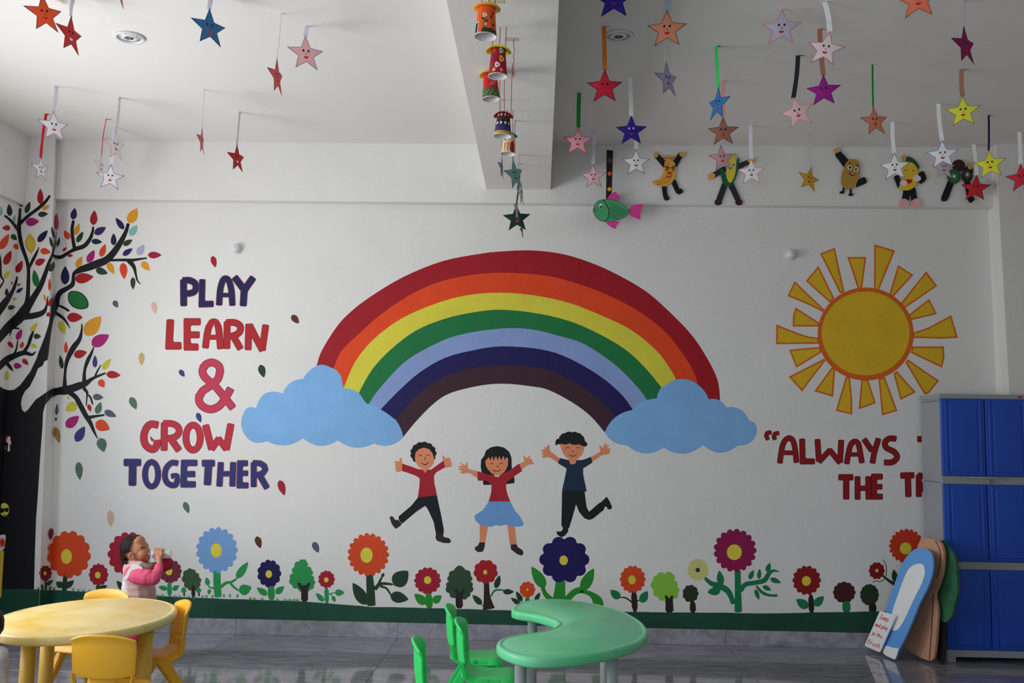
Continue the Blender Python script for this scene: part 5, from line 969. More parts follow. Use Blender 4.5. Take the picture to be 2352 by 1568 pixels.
# written sign in front of it
pS = pA + nA * .03
sg = empty('sign_card', hp(2003, 1490, pS, nA), 'white card with red handwriting leaning on the blue cut-out board', 'sign')
card = f9([(345, 862), (360, 866), (490, 902), (498, 915), (345, 1258), (335, 1266), (205, 1208), (197, 1195)])
plate('card', card, pS, nA, .008, m_cutw, sg)
def wr(strokes):
    for s in strokes: plate('writing', f9(stroke_poly(s, smooth=0, w=5.5)), pS, nA, .0004, mat('red_ink', (206, 40, 44), gain=1.3), sg, lift=.0008)
FONT = {'J': [[(.2, 0), (.9, 0)], [(.6, 0), (.55, .85), (.3, 1), (.05, .8)]], 'u': [[(0, .4), (.05, .9), (.4, 1), (.7, .8)], [(.75, .4), (.75, 1)]], 'm': [[(0, .4), (0, 1)], [(0, .6), (.25, .4), (.42, .6), (.42, 1)], [(.42, .6), (.68, .4), (.85, .6), (.85, 1)]], 'p': [[(0, .4), (0, 1.45)], [(0, .55), (.4, .4), (.65, .65), (.45, .95), (0, .95)]], 'a': [[(.65, .45), (.3, .4), (0, .7), (.2, 1), (.6, .85)], [(.65, .4), (.7, 1)]], 'n': [[(0, .4), (0, 1)], [(0, .6), (.35, .4), (.6, .6), (.6, 1)]], 'd': [[(.6, .5), (.25, .45), (0, .75), (.25, 1), (.6, .85)], [(.65, 0), (.65, 1)]], 'l': [[(.15, 0), (.15, 1)]], 'y': [[(0, .4), (.3, .9)], [(.65, .4), (.3, 1), (.05, 1.45)]], 'i': [[(.1, .45), (.1, 1)], [(.1, .15), (.12, .22)]], 't': [[(.3, .1), (.3, .95), (.5, 1)], [(0, .4), (.6, .4)]], 'h': [[(0, 0), (0, 1)], [(0, .6), (.35, .42), (.6, .6), (.6, 1)]], 'e': [[(.05, .7), (.6, .65), (.5, .45), (.2, .42), (0, .7), (.2, 1), (.6, .92)]], 'F': [[(.05, 0), (.05, 1)], [(.05, .05), (.75, 0)], [(.05, .48), (.6, .45)]], 'r': [[(0, .4), (0, 1)], [(0, .6), (.3, .4), (.5, .45)]], 's': [[(.55, .45), (.2, .42), (.05, .6), (.5, .8), (.4, 1), (0, .95)]]}
def line(txt, a, b, hh, sh):
    """handwrite txt between crop points a and b (baseline-top corners) with x-height hh"""
    tot = sum(.55 if c == ' ' else (.45 if c in 'il' else 1.05 if c == 'm' else .9) for c in txt); x = 0; dv = Vector((b[0] - a[0], b[1] - a[1])) / tot
    down = Vector((sh, hh))
    for c in txt:
        wd = .55 if c == ' ' else (.45 if c in 'il' else 1.05 if c == 'm' else .9)
        if c != ' ':
            for st in FONT[c]: wr([[(a[0] + dv.x * (x + u * .82) + down.x * q, a[1] + dv.y * (x + u * .82) + down.y * q) for u, q in st]])
        x += wd
line('Jump', (352, 898), (446, 930), 38, -14); line('and play', (310, 975), (434, 1020), 34, -13); line('in the', (280, 1060), (385, 1098), 36, -14); line('Fresh', (240, 1140), (360, 1190), 42, -16)
# cardboard tree: brown trunk board and green crown board
m_brd = mat('brown_card', (186, 138, 110), rough=.6, gain=1.4, noise=.2, nscale=6); m_line = mat('brown_line', (84, 48, 38), rough=.7); m_grn = mat('green_crown_card', (48, 104, 70), rough=.7, gain=1.3, noise=.35, nscale=9); m_edge = mat('dark_card_edge', (36, 30, 28), rough=.8)
c0 = hz(2136, 1524, 0); pT, nT = lean_plane(c0, Vector((.12, -.34, 0)), .03)
tb = empty('cardboard_tree', hp(2135, 1520, pT, nT), 'brown cardboard tree trunk with green crown leaning on the cabinet', 'cut-out board')
trunkp = chaikin(f9([(705, 250), (740, 165), (785, 135), (850, 160), (910, 170), (950, 210), (970, 300), (968, 400), (950, 520), (915, 620), (880, 690), (890, 760), (912, 850), (905, 1000), (890, 1200), (870, 1345), (815, 1352), (700, 1300), (600, 1230), (560, 1150), (600, 1000), (640, 800), (690, 600), (700, 400)]), 2)
plate('trunk_board', trunkp, pT, nT, .02, m_brd, tb)
for s in ([(890, 180), (930, 260), (935, 380), (900, 540)], [(868, 700), (860, 850), (850, 1050), (828, 1340)]): plate('bark_line', f9(stroke_poly(crom(s, 4), w=8, smooth=0)), pT, nT, .0008, m_line, tb, lift=.0015)
pG = pT - nT * .05
plate('crown_board', chaikin(f9([(930, 170), (970, 180), (1030, 260), (1080, 330), (1098, 430), (1092, 520), (1105, 620), (1100, 720), (1070, 790), (1062, 880), (1030, 950), (985, 978), (940, 960), (925, 880), (905, 800), (885, 700), (900, 600), (920, 500), (930, 350)]), 2), pG, nT, .02, m_grn, tb)
plate('prop_board', f9([(905, 700), (975, 940), (985, 1100), (975, 1290), (950, 1392), (935, 1390), (880, 1260), (890, 1000)]), pG, nT, .012, m_edge, tb, lift=-.012)

# ------------------------------------------------------------------ kindergarten tables
def offs(P, d):
    n = len(P); out = []; A = sum(P[i].x * P[(i + 1) % n].y - P[(i + 1) % n].x * P[i].y for i in range(n)); s = 1 if A > 0 else -1
    for i in range(n):
        t = (P[(i + 1) % n] - P[i - 1]); t.normalize(); out.append(P[i] + Vector((-t.y, t.x)) * (s * d))
    return out
def slab(name, P, z, th, mt, parent):
    """table top: rounded rim, a groove, then the flat field"""
    rings = [(.055, -th + .004), (.012, -th), (.003, -th + .006), (0, -th + .014), (0, -.014), (.004, -.005), (.012, -.001), (.020, 0), (.024, -.0028), (.030, -.0028), (.036, 0)]
    v, f = [], []; n = len(P)
    for d, h in rings: v += [(p.x, p.y, z + h) for p in offs(P, d)]
    for i in range(len(rings) - 1):
        for k in range(n): f.append((i * n + k, i * n + (k + 1) % n, (i + 1) * n + (k + 1) % n, (i + 1) * n + k))
    f.append(tuple(reversed(range(n)))); f.append(tuple((len(rings) - 1) * n + k for k in range(n)))
    return fixn(mesh(name, v, f, mt, parent, smooth=True))
ZT = .54
def plastic(name, rgb, gain=1.2, worn=None, rough=.38):
    return mat(name, rgb, rough=rough, gain=gain, noise=.12 if worn else .05, nscale=3.5, rgb2=worn, bump=.03, bscale=180, spec=.45)
m_yt = plastic('worn_yellow_table_plastic', (212, 176, 78), 1.25, (226, 208, 158), .42); m_yl = plastic('yellow_table_leg_plastic', (206, 166, 66), 1.2); m_yc = plastic('yellow_chair_plastic', (232, 168, 40), 1.2)
yn, yfar = hz(180, 1464, ZT).y, hz(200, 1369, ZT).y
tcy = (yn + yfar) / 2; rbb = (yfar - yn) / 2; tcx = hy(199, 1430, tcy).x
ra = math.sqrt((217 * tcy / F) ** 2 - (tcx / tcy * rbb) ** 2)
yt = empty('oval_table', (tcx, tcy, 0), 'worn yellow plastic oval table with four round legs at left', 'table')
slab('tabletop', [Vector((tcx + ra * math.cos(2 * math.pi * k / 72), tcy + rbb * math.sin(2 * math.pi * k / 72))) for k in range(72)], ZT, .048, m_yt, yt)
def leg(c, r, mt, root, zt): lathe('leg', [(r * .94, 0), (r, .006), (r, zt)], (c[0], c[1], 0), mt, root, 28)
def at_px(px, Y): return (hy(px, 1500, Y).x, Y)
for px, Y in ((65, tcy - .23), (108, tcy + .17), (333, tcy - .1), (262, tcy + .32)): leg(at_px(px, Y), .036, m_yl, yt, ZT - .044)
m_gt = plastic('green_table_plastic', (84, 204, 134), 1.25, (126, 206, 164)); m_gl = mat('grey_table_leg_plastic', (176, 178, 182), rough=.4, gain=1.1); m_gc = plastic('green_chair_plastic', (52, 214, 108), 1.25)
fT = fr(1120, 1350, 6.19)
kid_out = [(325, 300), (380, 235), (470, 190), (600, 163), (800, 148), (1000, 148), (1200, 163), (1450, 198), (1700, 252), (1950, 327), (2120, 415), (2235, 505), (2288, 605), (2270, 670), (2190, 740), (2050, 800), (1800, 872), (1500, 935), (1200, 970), (900, 990), (650, 990), (450, 960), (280, 910), (165, 850), (118, 795), (145, 735), (230, 692), (400, 652), (600, 630), (760, 606), (880, 572), (965, 535), (990, 498), (960, 462), (890, 432), (790, 400), (650, 365), (500, 345), (380, 325)]
KP = [hz(x, y, ZT) for x, y in fT(chaikin(kid_out, 1))]
gt = empty('kidney_table', (sum(p.x for p in KP) / len(KP), sum(p.y for p in KP) / len(KP), 0), 'green plastic crescent-shaped table with grey legs in the centre', 'table')
slab('tabletop', [Vector((p.x, p.y)) for p in KP], ZT, .05, m_gt, gt)
for px, Y in ((1196, 4.62), (1222, 5.62), (1407, 4.85), (1390, 5.35)): leg(at_px(px, Y), .0275, m_gl, gt, ZT - .046)

# ------------------------------------------------------------------ little plastic chairs (built once, facing +x)
def grid_shell(name, fn, nu, nv, th, mt, parent):
    v = [fn(i / nu, j / nv) for i in range(nu + 1) for j in range(nv + 1)]; f = []
    for i in range(nu):
        for j in range(nv): a = i * (nv + 1) + j; f.append((a, a + 1, a + nv + 2, a + nv + 1))
    o = mesh(name, [wloc(parent) + Vector(q) for q in v], f, mt, parent, smooth=True)
    md = o.modifiers.new('thick', 'SOLIDIFY'); md.thickness = th; md.offset = 0
    b = o.modifiers.new('round', 'BEVEL'); b.width = th * .35; b.segments = 3; b.limit_method = 'ANGLE'; b.angle_limit = math.radians(50)
    return o
def bar(name, a, b, wa, wb, mt, parent, bev=.006):
    """tapered bar from a to b; wa/wb = (width x, width y)"""
    base = wloc(parent); v = [base + Vector(a) + Vector((sx * wa[0] / 2, sy * wa[1] / 2, 0)) for sx, sy in ((-1, -1), (1, -1), (1, 1), (-1, 1))] + [base + Vector(b) + Vector((sx * wb[0] / 2, sy * wb[1] / 2, 0)) for sx, sy in ((-1, -1), (1, -1), (1, 1), (-1, 1))]
    o = mesh(name, v, [(3, 2, 1, 0), (4, 5, 6, 7), (0, 1, 5, 4), (1, 2, 6, 5), (2, 3, 7, 6), (3, 0, 4, 7)], mt, parent)
    bm = bmesh.new(); bm.from_mesh(o.data); bmesh.ops.recalc_face_normals(bm, faces=bm.faces); bmesh.ops.bevel(bm, geom=bm.edges[:], offset=bev, segments=2, affect='EDGES'); bm.to_mesh(o.data); bm.free()
    return o
def back_x(z): t = (z - .27) / .29; return -.135 - .035 * t - .012 * math.sin(math.pi * t)
def make_chair(mt, lab):
    root = empty('child_chair', (0, 0, 0), lab, 'chair')
    def seat(u, v):
        x = -.14 + .29 * u; y = (v - .5) * .30 * (1 - .10 * (1 - u) - .10 * max(0, u - .8) * 4 * abs(v - .5) * 2)
        z = .292 - .012 * math.sin(math.pi * min(1, u * 1.1)) * (1 - (2 * v - 1) ** 2) + .035 * max(0, .22 - u) / .22 - .040 * (max(0, u - .82) / .18) ** 2 - .030 * max(0, abs(2 * v - 1) - .78) / .22
        return (x, y, z)
    grid_shell('seat', seat, 18, 14, .014, mt, root)
    def back(u, v):
        s = 2 * u - 1; zt = .562 - .030 * abs(s) ** 2.6; zb_ = .365 - .012 * (1 - s * s) + .004
        z = zb_ + (zt - zb_) * v; y = s * .157 * (1 - .04 * (1 - v)); x = back_x(z) + .040 * s * s - .016 * max(0, v - .86) / .14
        return (x, y, z)
    grid_shell('backrest', back, 16, 12, .014, mt, root)
    def neck(u, v):
        s = 2 * u - 1; z = .300 + .075 * v; w = .105 - .045 * math.sin(math.pi * min(1, v * .9 + .05)); return (back_x(z) + .012 + .03 * s * s * v, s * w, z)
    grid_shell('neck', neck, 8, 6, .014, mt, root)
    for s in (-1, 1):
        bar('strut', (-.118, s * .130, .285), (-.135, s * .147, .375), (.026, .018), (.024, .016), mt, root)
        bar('leg', (.165, s * .150, 0), (.02, s * .122, .286), (.040, .030), (.075, .040), mt, root)
        bar('leg', (-.205, s * .150, 0), (-.02, s * .122, .286), (.040, .030), (.075, .040), mt, root)
    bar('seat_rib', (0, -.0, .258), (0, 0, .278), (.16, .16), (.20, .19), mt, root)
    return root
def copy_thing(root, lab):
    r = root.copy(); C.objects.link(r); r['label'] = lab
    for ch in root.children:
        c = ch.copy(); C.objects.link(c); c.parent = r
    return r
def place(o, x, y, deg): o.location = (x, y, 0); o.rotation_euler = (0, 0, math.radians(deg)); return o
yc = make_chair(m_yc, 'yellow plastic chair seen from behind in front of the yellow table')
cY = hz(237, 1458, .562).y
place(yc, hy(231, 1500, cY).x + .0, cY + .18, 88); yc['group'] = 'yellow chairs around the oval table'
def from_back(px, py, deg, z=.558):
    """place a chair so that the middle of its backrest top lies under a photo point"""
    p = hz(px, py, z); a = math.radians(deg); o = Vector((-.175, 0)); return p.x - (o.x * math.cos(a)), p.y - (o.x * math.sin(a))
x, y = from_back(255, 1354, 255); place(copy_thing(yc, 'yellow chair on the far side of the yellow table, next to the child'), x, y, 255)
x, y = from_back(430, 1380, 216); place(copy_thing(yc, 'yellow chair at the right end of the yellow table'), x, y, 212)
gc = make_chair(m_gc, 'green chair nearest the inner curve of the crescent table'); gc['group'] = 'green chairs at the crescent table'
x, y = from_back(1050, 1422, 1); place(gc, x, y, 1)
x, y = from_back(1026, 1390, 2); place(copy_thing(gc, 'green chair standing furthest back, half behind another green chair'), x, y, 2)
x, y = from_back(952, 1467, 5); place(copy_thing(gc, 'green chair at the bottom edge, only backrest and seat top showing'), x, y, 5)
# ------------------------------------------------------------------ people
_SPH = {}
def unit_sphere(seg):
    if seg not in _SPH:
        rings = seg // 2 + 1; v = [(0, 0, 1)]; f = []
        for i in range(1, rings):
            p = math.pi * i / rings
            v += [(math.sin(p) * math.cos(2 * math.pi * k / seg), math.sin(p) * math.sin(2 * math.pi * k / seg), math.cos(p)) for k in range(seg)]
        v.append((0, 0, -1)); last = len(v) - 1
        for k in range(seg): f.append((0, 1 + k, 1 + (k + 1) % seg)); f.append((last, last - seg + (k + 1) % seg, last - seg + k))
        for i in range(rings - 2):
            for k in range(seg): a = 1 + i * seg + k; a2 = 1 + i * seg + (k + 1) % seg; f.append((a, a + seg, a2 + seg, a2))
        _SPH[seg] = (v, f)
    return _SPH[seg]
def sphere_bm(bm, c, r, rot=None, seg=16):
    v, f = unit_sphere(seg); k = len(bm[0])
    for x, y, z in v:
        q = Vector((x * r[0], y * r[1], z * r[2])); q = rot @ q if rot else q; bm[0].append((q.x + c[0], q.y + c[1], q.z + c[2]))
    bm[1].extend(tuple(k + i for i in t) for t in f)
def capsule_bm(bm, pts, rad, flat=1.0):
    """chain of overlapping balls, tapering"""
    for (a, ra_), (b, rb_) in zip(list(zip(pts, rad))[:-1], list(zip(pts, rad))[1:]):
        a, b = Vector(a), Vector(b); n = max(2, int((b - a).length / (min(ra_, rb_) * .5)))
        for i in range(n + 1):
            t = i / n; r = ra_ + (rb_ - ra_) * t; sphere_bm(bm, a.lerp(b, t), (r, r * flat, r), seg=10)
TMP = bpy.data.scenes.new('tmp')
def blob(name, fill, mt, parent=None, voxel=.006, smooth=6, origin=None):
    """overlapping balls fused into one continuous skin"""
    bm = ([], []); fill(bm); me = bpy.data.meshes.new(name); me.from_pydata(bm[0], [], bm[1])
    o = bpy.data.objects.new(name, me); TMP.collection.objects.link(o)
    r = o.modifiers.new('r', 'REMESH'); r.mode = 'VOXEL'; r.voxel_size = voxel
    s = o.modifiers.new('s', 'SMOOTH'); s.iterations = smooth; s.factor = .5
    vl = TMP.view_layers[0]; vl.update()
    m2 = bpy.data.meshes.new_from_object(o.evaluated_get(vl.depsgraph)); bpy.data.objects.remove(o); m2.name = name
    base_ = wloc(parent) if parent else Vector((0, 0, 0)); o0 = Vector(origin) if origin is not None else base_
    for vv in m2.vertices: vv.co -= o0
    m2.materials.clear(); m2.materials.append(mt)
    for p in m2.polygons: p.use_smooth = True
    ob = bpy.data.objects.new(name, m2); C.objects.link(ob)
    if parent: ob.parent = parent
    ob.location = o0 - base_
    return ob
m_skin = mat('warm_brown_skin', (176, 118, 88), rough=.5, gain=1.25, noise=.06, nscale=30); m_hair = mat('dark_brown_hair', (40, 30, 27), rough=.6, gain=1.1, spec=.2, noise=.4, nscale=40, stretch=(1, 1, .3), bump=.5, bscale=220)
m_vest = mat('speckled_beige_vest', (206, 186, 176), rough=.8, gain=1.2, noise=.3, nscale=150, rgb2=(186, 132, 128), bump=.2, bscale=120); m_pink = mat('pink_sleeve_cloth', (222, 84, 120), rough=.7, gain=1.2, noise=.15, nscale=12, bump=.4, bscale=18); m_crim = mat('crimson_trouser_cloth', (176, 34, 68), rough=.75, gain=1.2, bump=.3, bscale=20); m_whc = mat('white_cotton', (226, 220, 224), rough=.8, gain=1.1, bump=.3, bscale=25)
YK = 6.38
def K(x, y, d=0.0):
    """point from the child's enlarged crop, d metres further from the viewer than the child's middle"""
    p = f4([(x, y)])[0]; q = hy(*p, YK - abs(d))
    if d > 0: q.y = 2 * YK - q.y
    return q
def KA(x, y, d=0.0): return hy(*f4([(x, y)])[0], YK + d)   # the same for things off the body's middle
base_pt = Vector((K(590, 900).x, YK, 0))
def body_fill(bm):
    sphere_bm(bm, K(440, 400), (.070, .066, .078), seg=24); sphere_bm(bm, K(560, 420), (.056, .058, .082), seg=24); sphere_bm(bm, K(562, 275), (.042, .052, .041), seg=20)
    sphere_bm(bm, K(625, 510), (.047, .054, .050), seg=20); sphere_bm(bm, K(690, 560), (.030, .034, .030)); sphere_bm(bm, K(728, 590), (.019, .021, .016))      # jaw, chin
    sphere_bm(bm, K(628, 515, -.027), (.034, .028, .036)); sphere_bm(bm, K(628, 515, .027), (.034, .028, .036))           # cheeks
    sphere_bm(bm, K(620, 400), (.036, .054, .052), seg=20)
    capsule_bm(bm, [K(722, 385), K(755, 425)], [.0060, .0100]); sphere_bm(bm, K(742, 435, -.010), (.0075, .007, .0065)); sphere_bm(bm, K(742, 435, .010), (.0075, .007, .0065))
    sphere_bm(bm, K(742, 475), (.014, .020, .008)); sphere_bm(bm, K(738, 532), (.014, .018, .008))                        # lips around the bottle
    for s in (-1, 1):
        capsule_bm(bm, [K(470, 500, s * .066), K(425, 495, s * .073), K(385, 530, s * .075), K(390, 575, s * .073), K(430, 612, s * .068), K(470, 605, s * .064)], [.005, .0065, .007, .007, .007, .006])
        sphere_bm(bm, K(435, 555, s * .066), (.018, .005, .019))
    capsule_bm(bm, [K(490, 600), K(500, 740)], [.046, .050])
    capsule_bm(bm, [K(500, 760), K(560, 1000), K(580, 1400), K(580, 1750)], [.055, .085, .090, .085])                       # trunk
    # arms: near and far
    capsule_bm(bm, [KA(470, 860, -.10), KA(840, 980, -.125), KA(965, 740, -.075), KA(955, 610, -.052)], [.038, .030, .020, .019])
    capsule_bm(bm, [KA(540, 850, .09), KA(1120, 700, .10), KA(1010, 560, .055), KA(985, 470, .036)], [.036, .028, .020, .018])
    sphere_bm(bm, KA(940, 590, -.046), (.022, .012, .016)); sphere_bm(bm, KA(985, 500, .040), (.024, .012, .016))             # palms
    # fingers over the bottle, near hand: four curling over the front and top, thumb underneath
    for k, x in enumerate((872, 914, 956, 998)):
        capsule_bm(bm, [KA(905 + 24 * k, 575, -.044), KA(x + 6, 515, -.045), KA(x, 455, -.036), KA(x - 3, 418, -.018), KA(x - 3, 408, -.004)], [.0072, .0066, .0062, .0058, .0054])
    capsule_bm(bm, [KA(905, 600, -.040), KA(880, 612, -.018), KA(872, 600, .004)], [.0075, .0066, .0058])
    for k, x in enumerate((905, 947, 989, 1040)):
        capsule_bm(bm, [KA(955 + 20 * k, 480, .036), KA(x, 430, .030), KA(x, 405, .010), KA(x + 2, 412, -.008), KA(x + 3, 440, -.022)], [.0072, .0066, .0062, .0058, .0054])
    capsule_bm(bm, [KA(950, 520, .042), KA(945, 575, .034), KA(940, 600, .012)], [.0075, .0066, .0058])
    for s in (-.045, .045):
        capsule_bm(bm, [K(600, 1700, s), Vector((base_pt.x + .02, YK + s, .25)), Vector((base_pt.x + .02, YK + s, .045))], [.060, .046, .034])
        capsule_bm(bm, [Vector((base_pt.x + .0, YK + s, .030)), Vector((base_pt.x + .085, YK + s, .022))], [.030, .022])
child = blob('person', body_fill, m_skin, voxel=.0027, smooth=7, origin=base_pt)
tag(child, 'toddler in a speckled vest and pink sleeves drinking from a bottle', 'person')
def hair_fill(bm):
    sphere_bm(bm, K(430, 388), (.075, .073, .083), seg=28); sphere_bm(bm, K(530, 300), (.052, .058, .054), seg=24); rnd = random.Random(3)
    for _ in range(120):   # short wavy locks at the back and nape
        t = rnd.random(); a = rnd.uniform(-1.25, 1.25); y = 330 + 400 * t; half = .070 * (1 - .35 * max(0, t - .5) * 2)
        x = 430 - 205 * math.cos(a) * (1 - .30 * max(0, t - .55) * 2.2); p = K(x, y, half * math.sin(a)); capsule_bm(bm, [p, p + Vector((rnd.uniform(-.006, .006), rnd.uniform(-.004, .004), -.016))], [.0075, .0035])
    for x, y, d in ((330, 580, 0), (345, 640, 0), (365, 690, 0), (330, 600, -.035), (355, 650, -.040), (385, 695, -.025), (330, 600, .035), (355, 650, .04), (350, 560, -.056), (395, 650, -.045)): sphere_bm(bm, K(x, y, d), (.022, .022, .026), seg=10)
hair = blob('hair', hair_fill, m_hair, child, voxel=.0036, smooth=2)
# cut the hair cap open over the face
me = hair.data; bm = bmesh.new(); bm.from_mesh(me); dele = []
hl = [(640, 110), (570, 170), (525, 250), (510, 330), (500, 400), (490, 450), (410, 480), (380, 520), (380, 600), (440, 640), (460, 760)]
def hairline(z):
    pts = [K(*p) for p in hl]
    for a, b in zip(pts[:-1], pts[1:]):
        if b.z <= z <= a.z: return a.x + (b.x - a.x) * (a.z - z) / max(1e-6, a.z - b.z)
    return pts[0].x if z > pts[0].z else pts[-1].x
for vv in bm.verts:
    wv = vv.co + base_pt
    if wv.x > hairline(wv.z) + .006 * math.sin(wv.z * 400): dele.append(vv)
bmesh.ops.delete(bm, geom=dele, context='VERTS'); bm.to_mesh(me); bm.free()
# face details
def face_bit(nm, fill, mt): return blob(nm, fill, mt, child, voxel=.0016, smooth=2)
for d in (-.0535, .030):
    face_bit('eye', lambda bm: capsule_bm(bm, [K(610, 378, d * 1.03), K(640, 392, d * 1.0), K(668, 388, d * .92)], [.0022, .0042, .0028]), mat('dark_eye', (30, 24, 24), rough=.25))
    face_bit('eyebrow', lambda bm: capsule_bm(bm, [K(590, 335, d * 1.06), K(625, 315, d * 1.06), K(665, 322, d * .95)], [.0015, .0024, .0016]), m_hair)
def vest_fill(bm):
    capsule_bm(bm, [K(480, 790), K(560, 1000), K(590, 1250), K(585, 1500), K(585, 1620)], [.075, .102, .106, .108, .112])
    for s in (-1, 1): sphere_bm(bm, K(480, 850, s * .075), (.060, .045, .045))
    capsule_bm(bm, [K(460, 690, -.03), K(600, 700, -.045), K(730, 760, -.02)], [.022, .022, .020]); capsule_bm(bm, [K(460, 690, .03), K(600, 700, .045), K(730, 760, .02)], [.022, .022, .020]); capsule_bm(bm, [K(450, 690, -.03), K(440, 690, .03)], [.022, .022])
blob('vest', vest_fill, m_vest, child, voxel=.006, smooth=6)
def backp_fill(bm):
    capsule_bm(bm, [K(395, 1060, -.035), K(385, 1300, -.035), K(385, 1560, -.035)], [.050, .058, .060]); capsule_bm(bm, [K(395, 1060, .03), K(385, 1560, .03)], [.050, .060])
blob('back_panel', backp_fill, m_whc, child, voxel=.007, smooth=4)
flap = f4(chaikin([(445, 700), (395, 760), (330, 890), (250, 1005), (262, 1040), (310, 1028), (372, 960), (425, 815), (560, 782), (650, 800), (605, 742), (520, 712)], 2))
plate('shoulder_flap', flap, Vector((0, YK - .135, 0)), (.1, -1, .12), .007, m_whc, child)
def slv_near(bm):
    capsule_bm(bm, [KA(440, 880, -.105), KA(560, 930, -.122), KA(700, 960, -.128), KA(850, 970, -.126), KA(930, 850, -.10), KA(945, 760, -.080)], [.052, .056, .054, .046, .034, .029])
    for x, y in ((520, 900), (620, 890), (740, 900)): sphere_bm(bm, KA(x, y, -.14), (.030, .030, .034))
blob('sleeve', slv_near, m_pink, child, voxel=.005, smooth=5)
def slv_far(bm): capsule_bm(bm, [KA(560, 850, .10), KA(900, 780, .11), KA(1110, 700, .10), KA(1060, 610, .075), KA(1030, 580, .062)], [.045, .044, .044, .038, .034])
blob('sleeve', slv_far, mat('shaded_pink_cloth', (170, 30, 64), rough=.75, gain=1.1), child, voxel=.006, smooth=4)  # shade on the far sleeve is put into this darker pink
def trous(bm):
    for s in (-.045, .045): capsule_bm(bm, [K(590, 1640, s * .8), Vector((base_pt.x + .02, YK + s, .26)), Vector((base_pt.x + .02, YK + s, .075))], [.095, .060, .050])
blob('trousers', trous, m_crim, child, voxel=.007, smooth=4)
# water bottle
m_pet = bpy.data.materials.new('clear_bottle_plastic'); m_pet.use_nodes = True
_n = m_pet.node_tree; _b = _n.nodes['Principled BSDF']; _b.inputs['Base Color'].default_value = (.85, .87, .92, 1); _b.inputs['Roughness'].default_value = .06; _b.inputs['Specular IOR Level'].default_value = .9
_t = _n.nodes.new('ShaderNodeBsdfTransparent'); _m = _n.nodes.new('ShaderNodeMixShader'); _m.inputs[0].default_value = .30
_n.links.new(_t.outputs[0], _m.inputs[1]); _n.links.new(_b.outputs[0], _m.inputs[2]); _n.links.new(_m.outputs[0], _n.nodes['Material Output'].inputs[0])
m_lab = mat('blue_bottle_label', (96, 120, 176), rough=.4, gain=1.3, noise=.5, nscale=60, rgb2=(220, 220, 228))
ba, bb = K(752, 506), K(1190, 512); axv = (bb - ba); LBt = axv.length; axv.normalize(); u1 = Vector((0, 1, 0)); u2 = axv.cross(u1).normalized()
bot = empty('water_bottle', ba.lerp(bb, .5), 'small clear plastic water bottle tipped to the toddler\'s mouth', 'bottle')
def blathe(nm, prof, mt):
    n = 24; v, f = [], []
    for t, r in prof: v += [ba + axv * (t * LBt) + (u1 * math.cos(2 * math.pi * k / n) + u2 * math.sin(2 * math.pi * k / n)) * r for k in range(n)]
    for i in range(len(prof) - 1):
        for k in range(n): f.append((i * n + k, i * n + (k + 1) % n, (i + 1) * n + (k + 1) % n, (i + 1) * n + k))
    f.append(tuple(range(n))); f.append(tuple((len(prof) - 1) * n + k for k in range(n)))
    return fixn(mesh(nm, v, f, mt, bot, smooth=True))
blathe('body', [(.04, .011), (.10, .012), (.13, .016), (.20, .024), (.30, .027), (.36, .026), (.40, .0275), (.56, .026), (.60, .0285), (.80, .0285), (.84, .027), (.90, .0285), (.97, .027), (1.0, .020)], m_pet)
blathe('neck_ring', [(.0, .0105), (.01, .0118), (.05, .0118), (.06, .0105)], m_whc); blathe('label', [(.14, .0185), (.2, .0250), (.24, .0268), (.25, .0262)], m_lab)

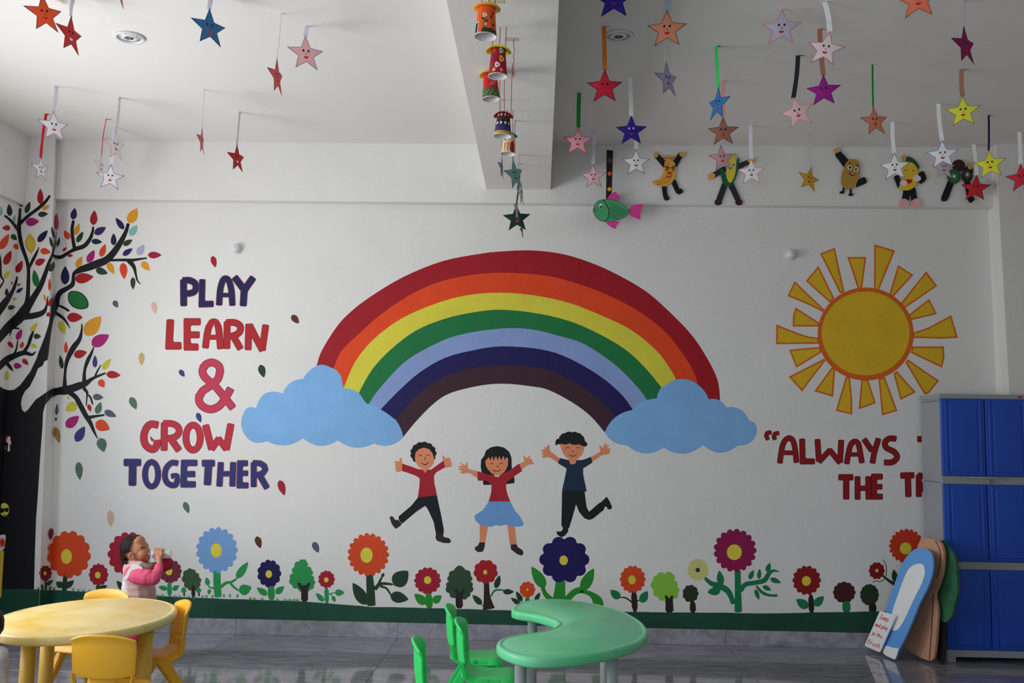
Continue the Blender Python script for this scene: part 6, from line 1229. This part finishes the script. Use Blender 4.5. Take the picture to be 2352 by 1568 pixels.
# second toddler standing by the table, almost wholly beyond the left edge of the picture
m_grey = mat('light_grey_shirt', (196, 190, 186), rough=.8, gain=1.1, bump=.3, bscale=25); m_blue = mat('blue_trousers', (70, 86, 176), rough=.75, gain=1.2)
Y2 = 4.42; hc = hy(-34, 1438, Y2); sx = hy(-44, 1500, Y2).x; c2 = Vector((sx, Y2, 0))
def tod_fill(bm):
    sphere_bm(bm, hc, (.074, .076, .086)); sphere_bm(bm, hc + Vector((-.03, .045, -.02)), (.056, .05, .068)); capsule_bm(bm, [hc + Vector((0, 0, -.07)), Vector((sx, Y2, .50))], [.036, .045])
    sphere_bm(bm, hc + Vector((-.045, .09, -.02)), (.010, .012, .010)); sphere_bm(bm, hc + Vector((.060, .035, -.012)), (.008, .014, .018))
    capsule_bm(bm, [c2 + Vector((0, 0, .47)), c2 + Vector((0, 0, .30))], [.070, .085])
    for s in (-1, 1):
        capsule_bm(bm, [c2 + Vector((.045 * s, 0, .30)), c2 + Vector((.048 * s, .01, .17)), c2 + Vector((.048 * s, 0, .04)), c2 + Vector((.05 * s - .02, .07, .022))], [.058, .043, .032, .022])
        sh = c2 + Vector((.085 * s, 0, .485)); el = sh + Vector((-.03, .05, -.10)); hd = el + Vector((-.11, .07, .03)); capsule_bm(bm, [sh, el, hd], [.034, .026, .018])
        sphere_bm(bm, hd + Vector((-.01, .02, 0)), (.020, .022, .011))
        for q in range(4): capsule_bm(bm, [hd + Vector((-.024 + .012 * q, .034, 0)), hd + Vector((-.028 + .014 * q, .058 - .004 * abs(q - 1.4), -.008))], [.006, .005])
        capsule_bm(bm, [hd + Vector((.010 * s, .01, 0)), hd + Vector((.026 * s, .034, 0))], [.007, .0055])
p2 = blob('person', tod_fill, m_skin, voxel=.0055, smooth=4, origin=c2)
tag(p2, 'child cut off by the left edge, only dark hair and grey shirt showing', 'person')
def hair2(bm):
    sphere_bm(bm, hc + Vector((.004, -.012, .012)), (.080, .088, .090)); rnd = random.Random(5)
    for k in range(26):   # wisps sticking out
        a = rnd.uniform(-1.0, .9); p = hc + Vector((.070 * math.cos(a), -.02, .075 * math.sin(a) + .008)); o_ = Vector((math.cos(a), -.2, math.sin(a)))
        capsule_bm(bm, [p, p + o_ * .018 + Vector((0, 0, .003)), p + o_ * .028 + Vector((0, 0, -.010))], [.008, .0042, .0022])
blob('hair', hair2, m_hair, p2, voxel=.003, smooth=1)
def shirt2(bm):
    capsule_bm(bm, [c2 + Vector((0, 0, .49)), c2 + Vector((.012, 0, .42)), c2 + Vector((.028, 0, .35)), c2 + Vector((.034, 0, .315))], [.074, .090, .102, .104])
    for s in (-1, 1): sh = c2 + Vector((.085 * s, 0, .48)); capsule_bm(bm, [sh, sh + Vector((-.012, .05, -.08))], [.042, .036])
blob('shirt', shirt2, m_grey, p2, voxel=.006, smooth=4)
def trous2(bm):
    for s in (-1, 1): capsule_bm(bm, [c2 + Vector((.042 * s + .02, 0, .27)), c2 + Vector((.05 * s + .015, .01, .16)), c2 + Vector((.05 * s + .01, 0, .06))], [.078, .058, .046])
blob('trousers', trous2, m_blue, p2, voxel=.006, smooth=4)

bpy.data.scenes.remove(TMP)
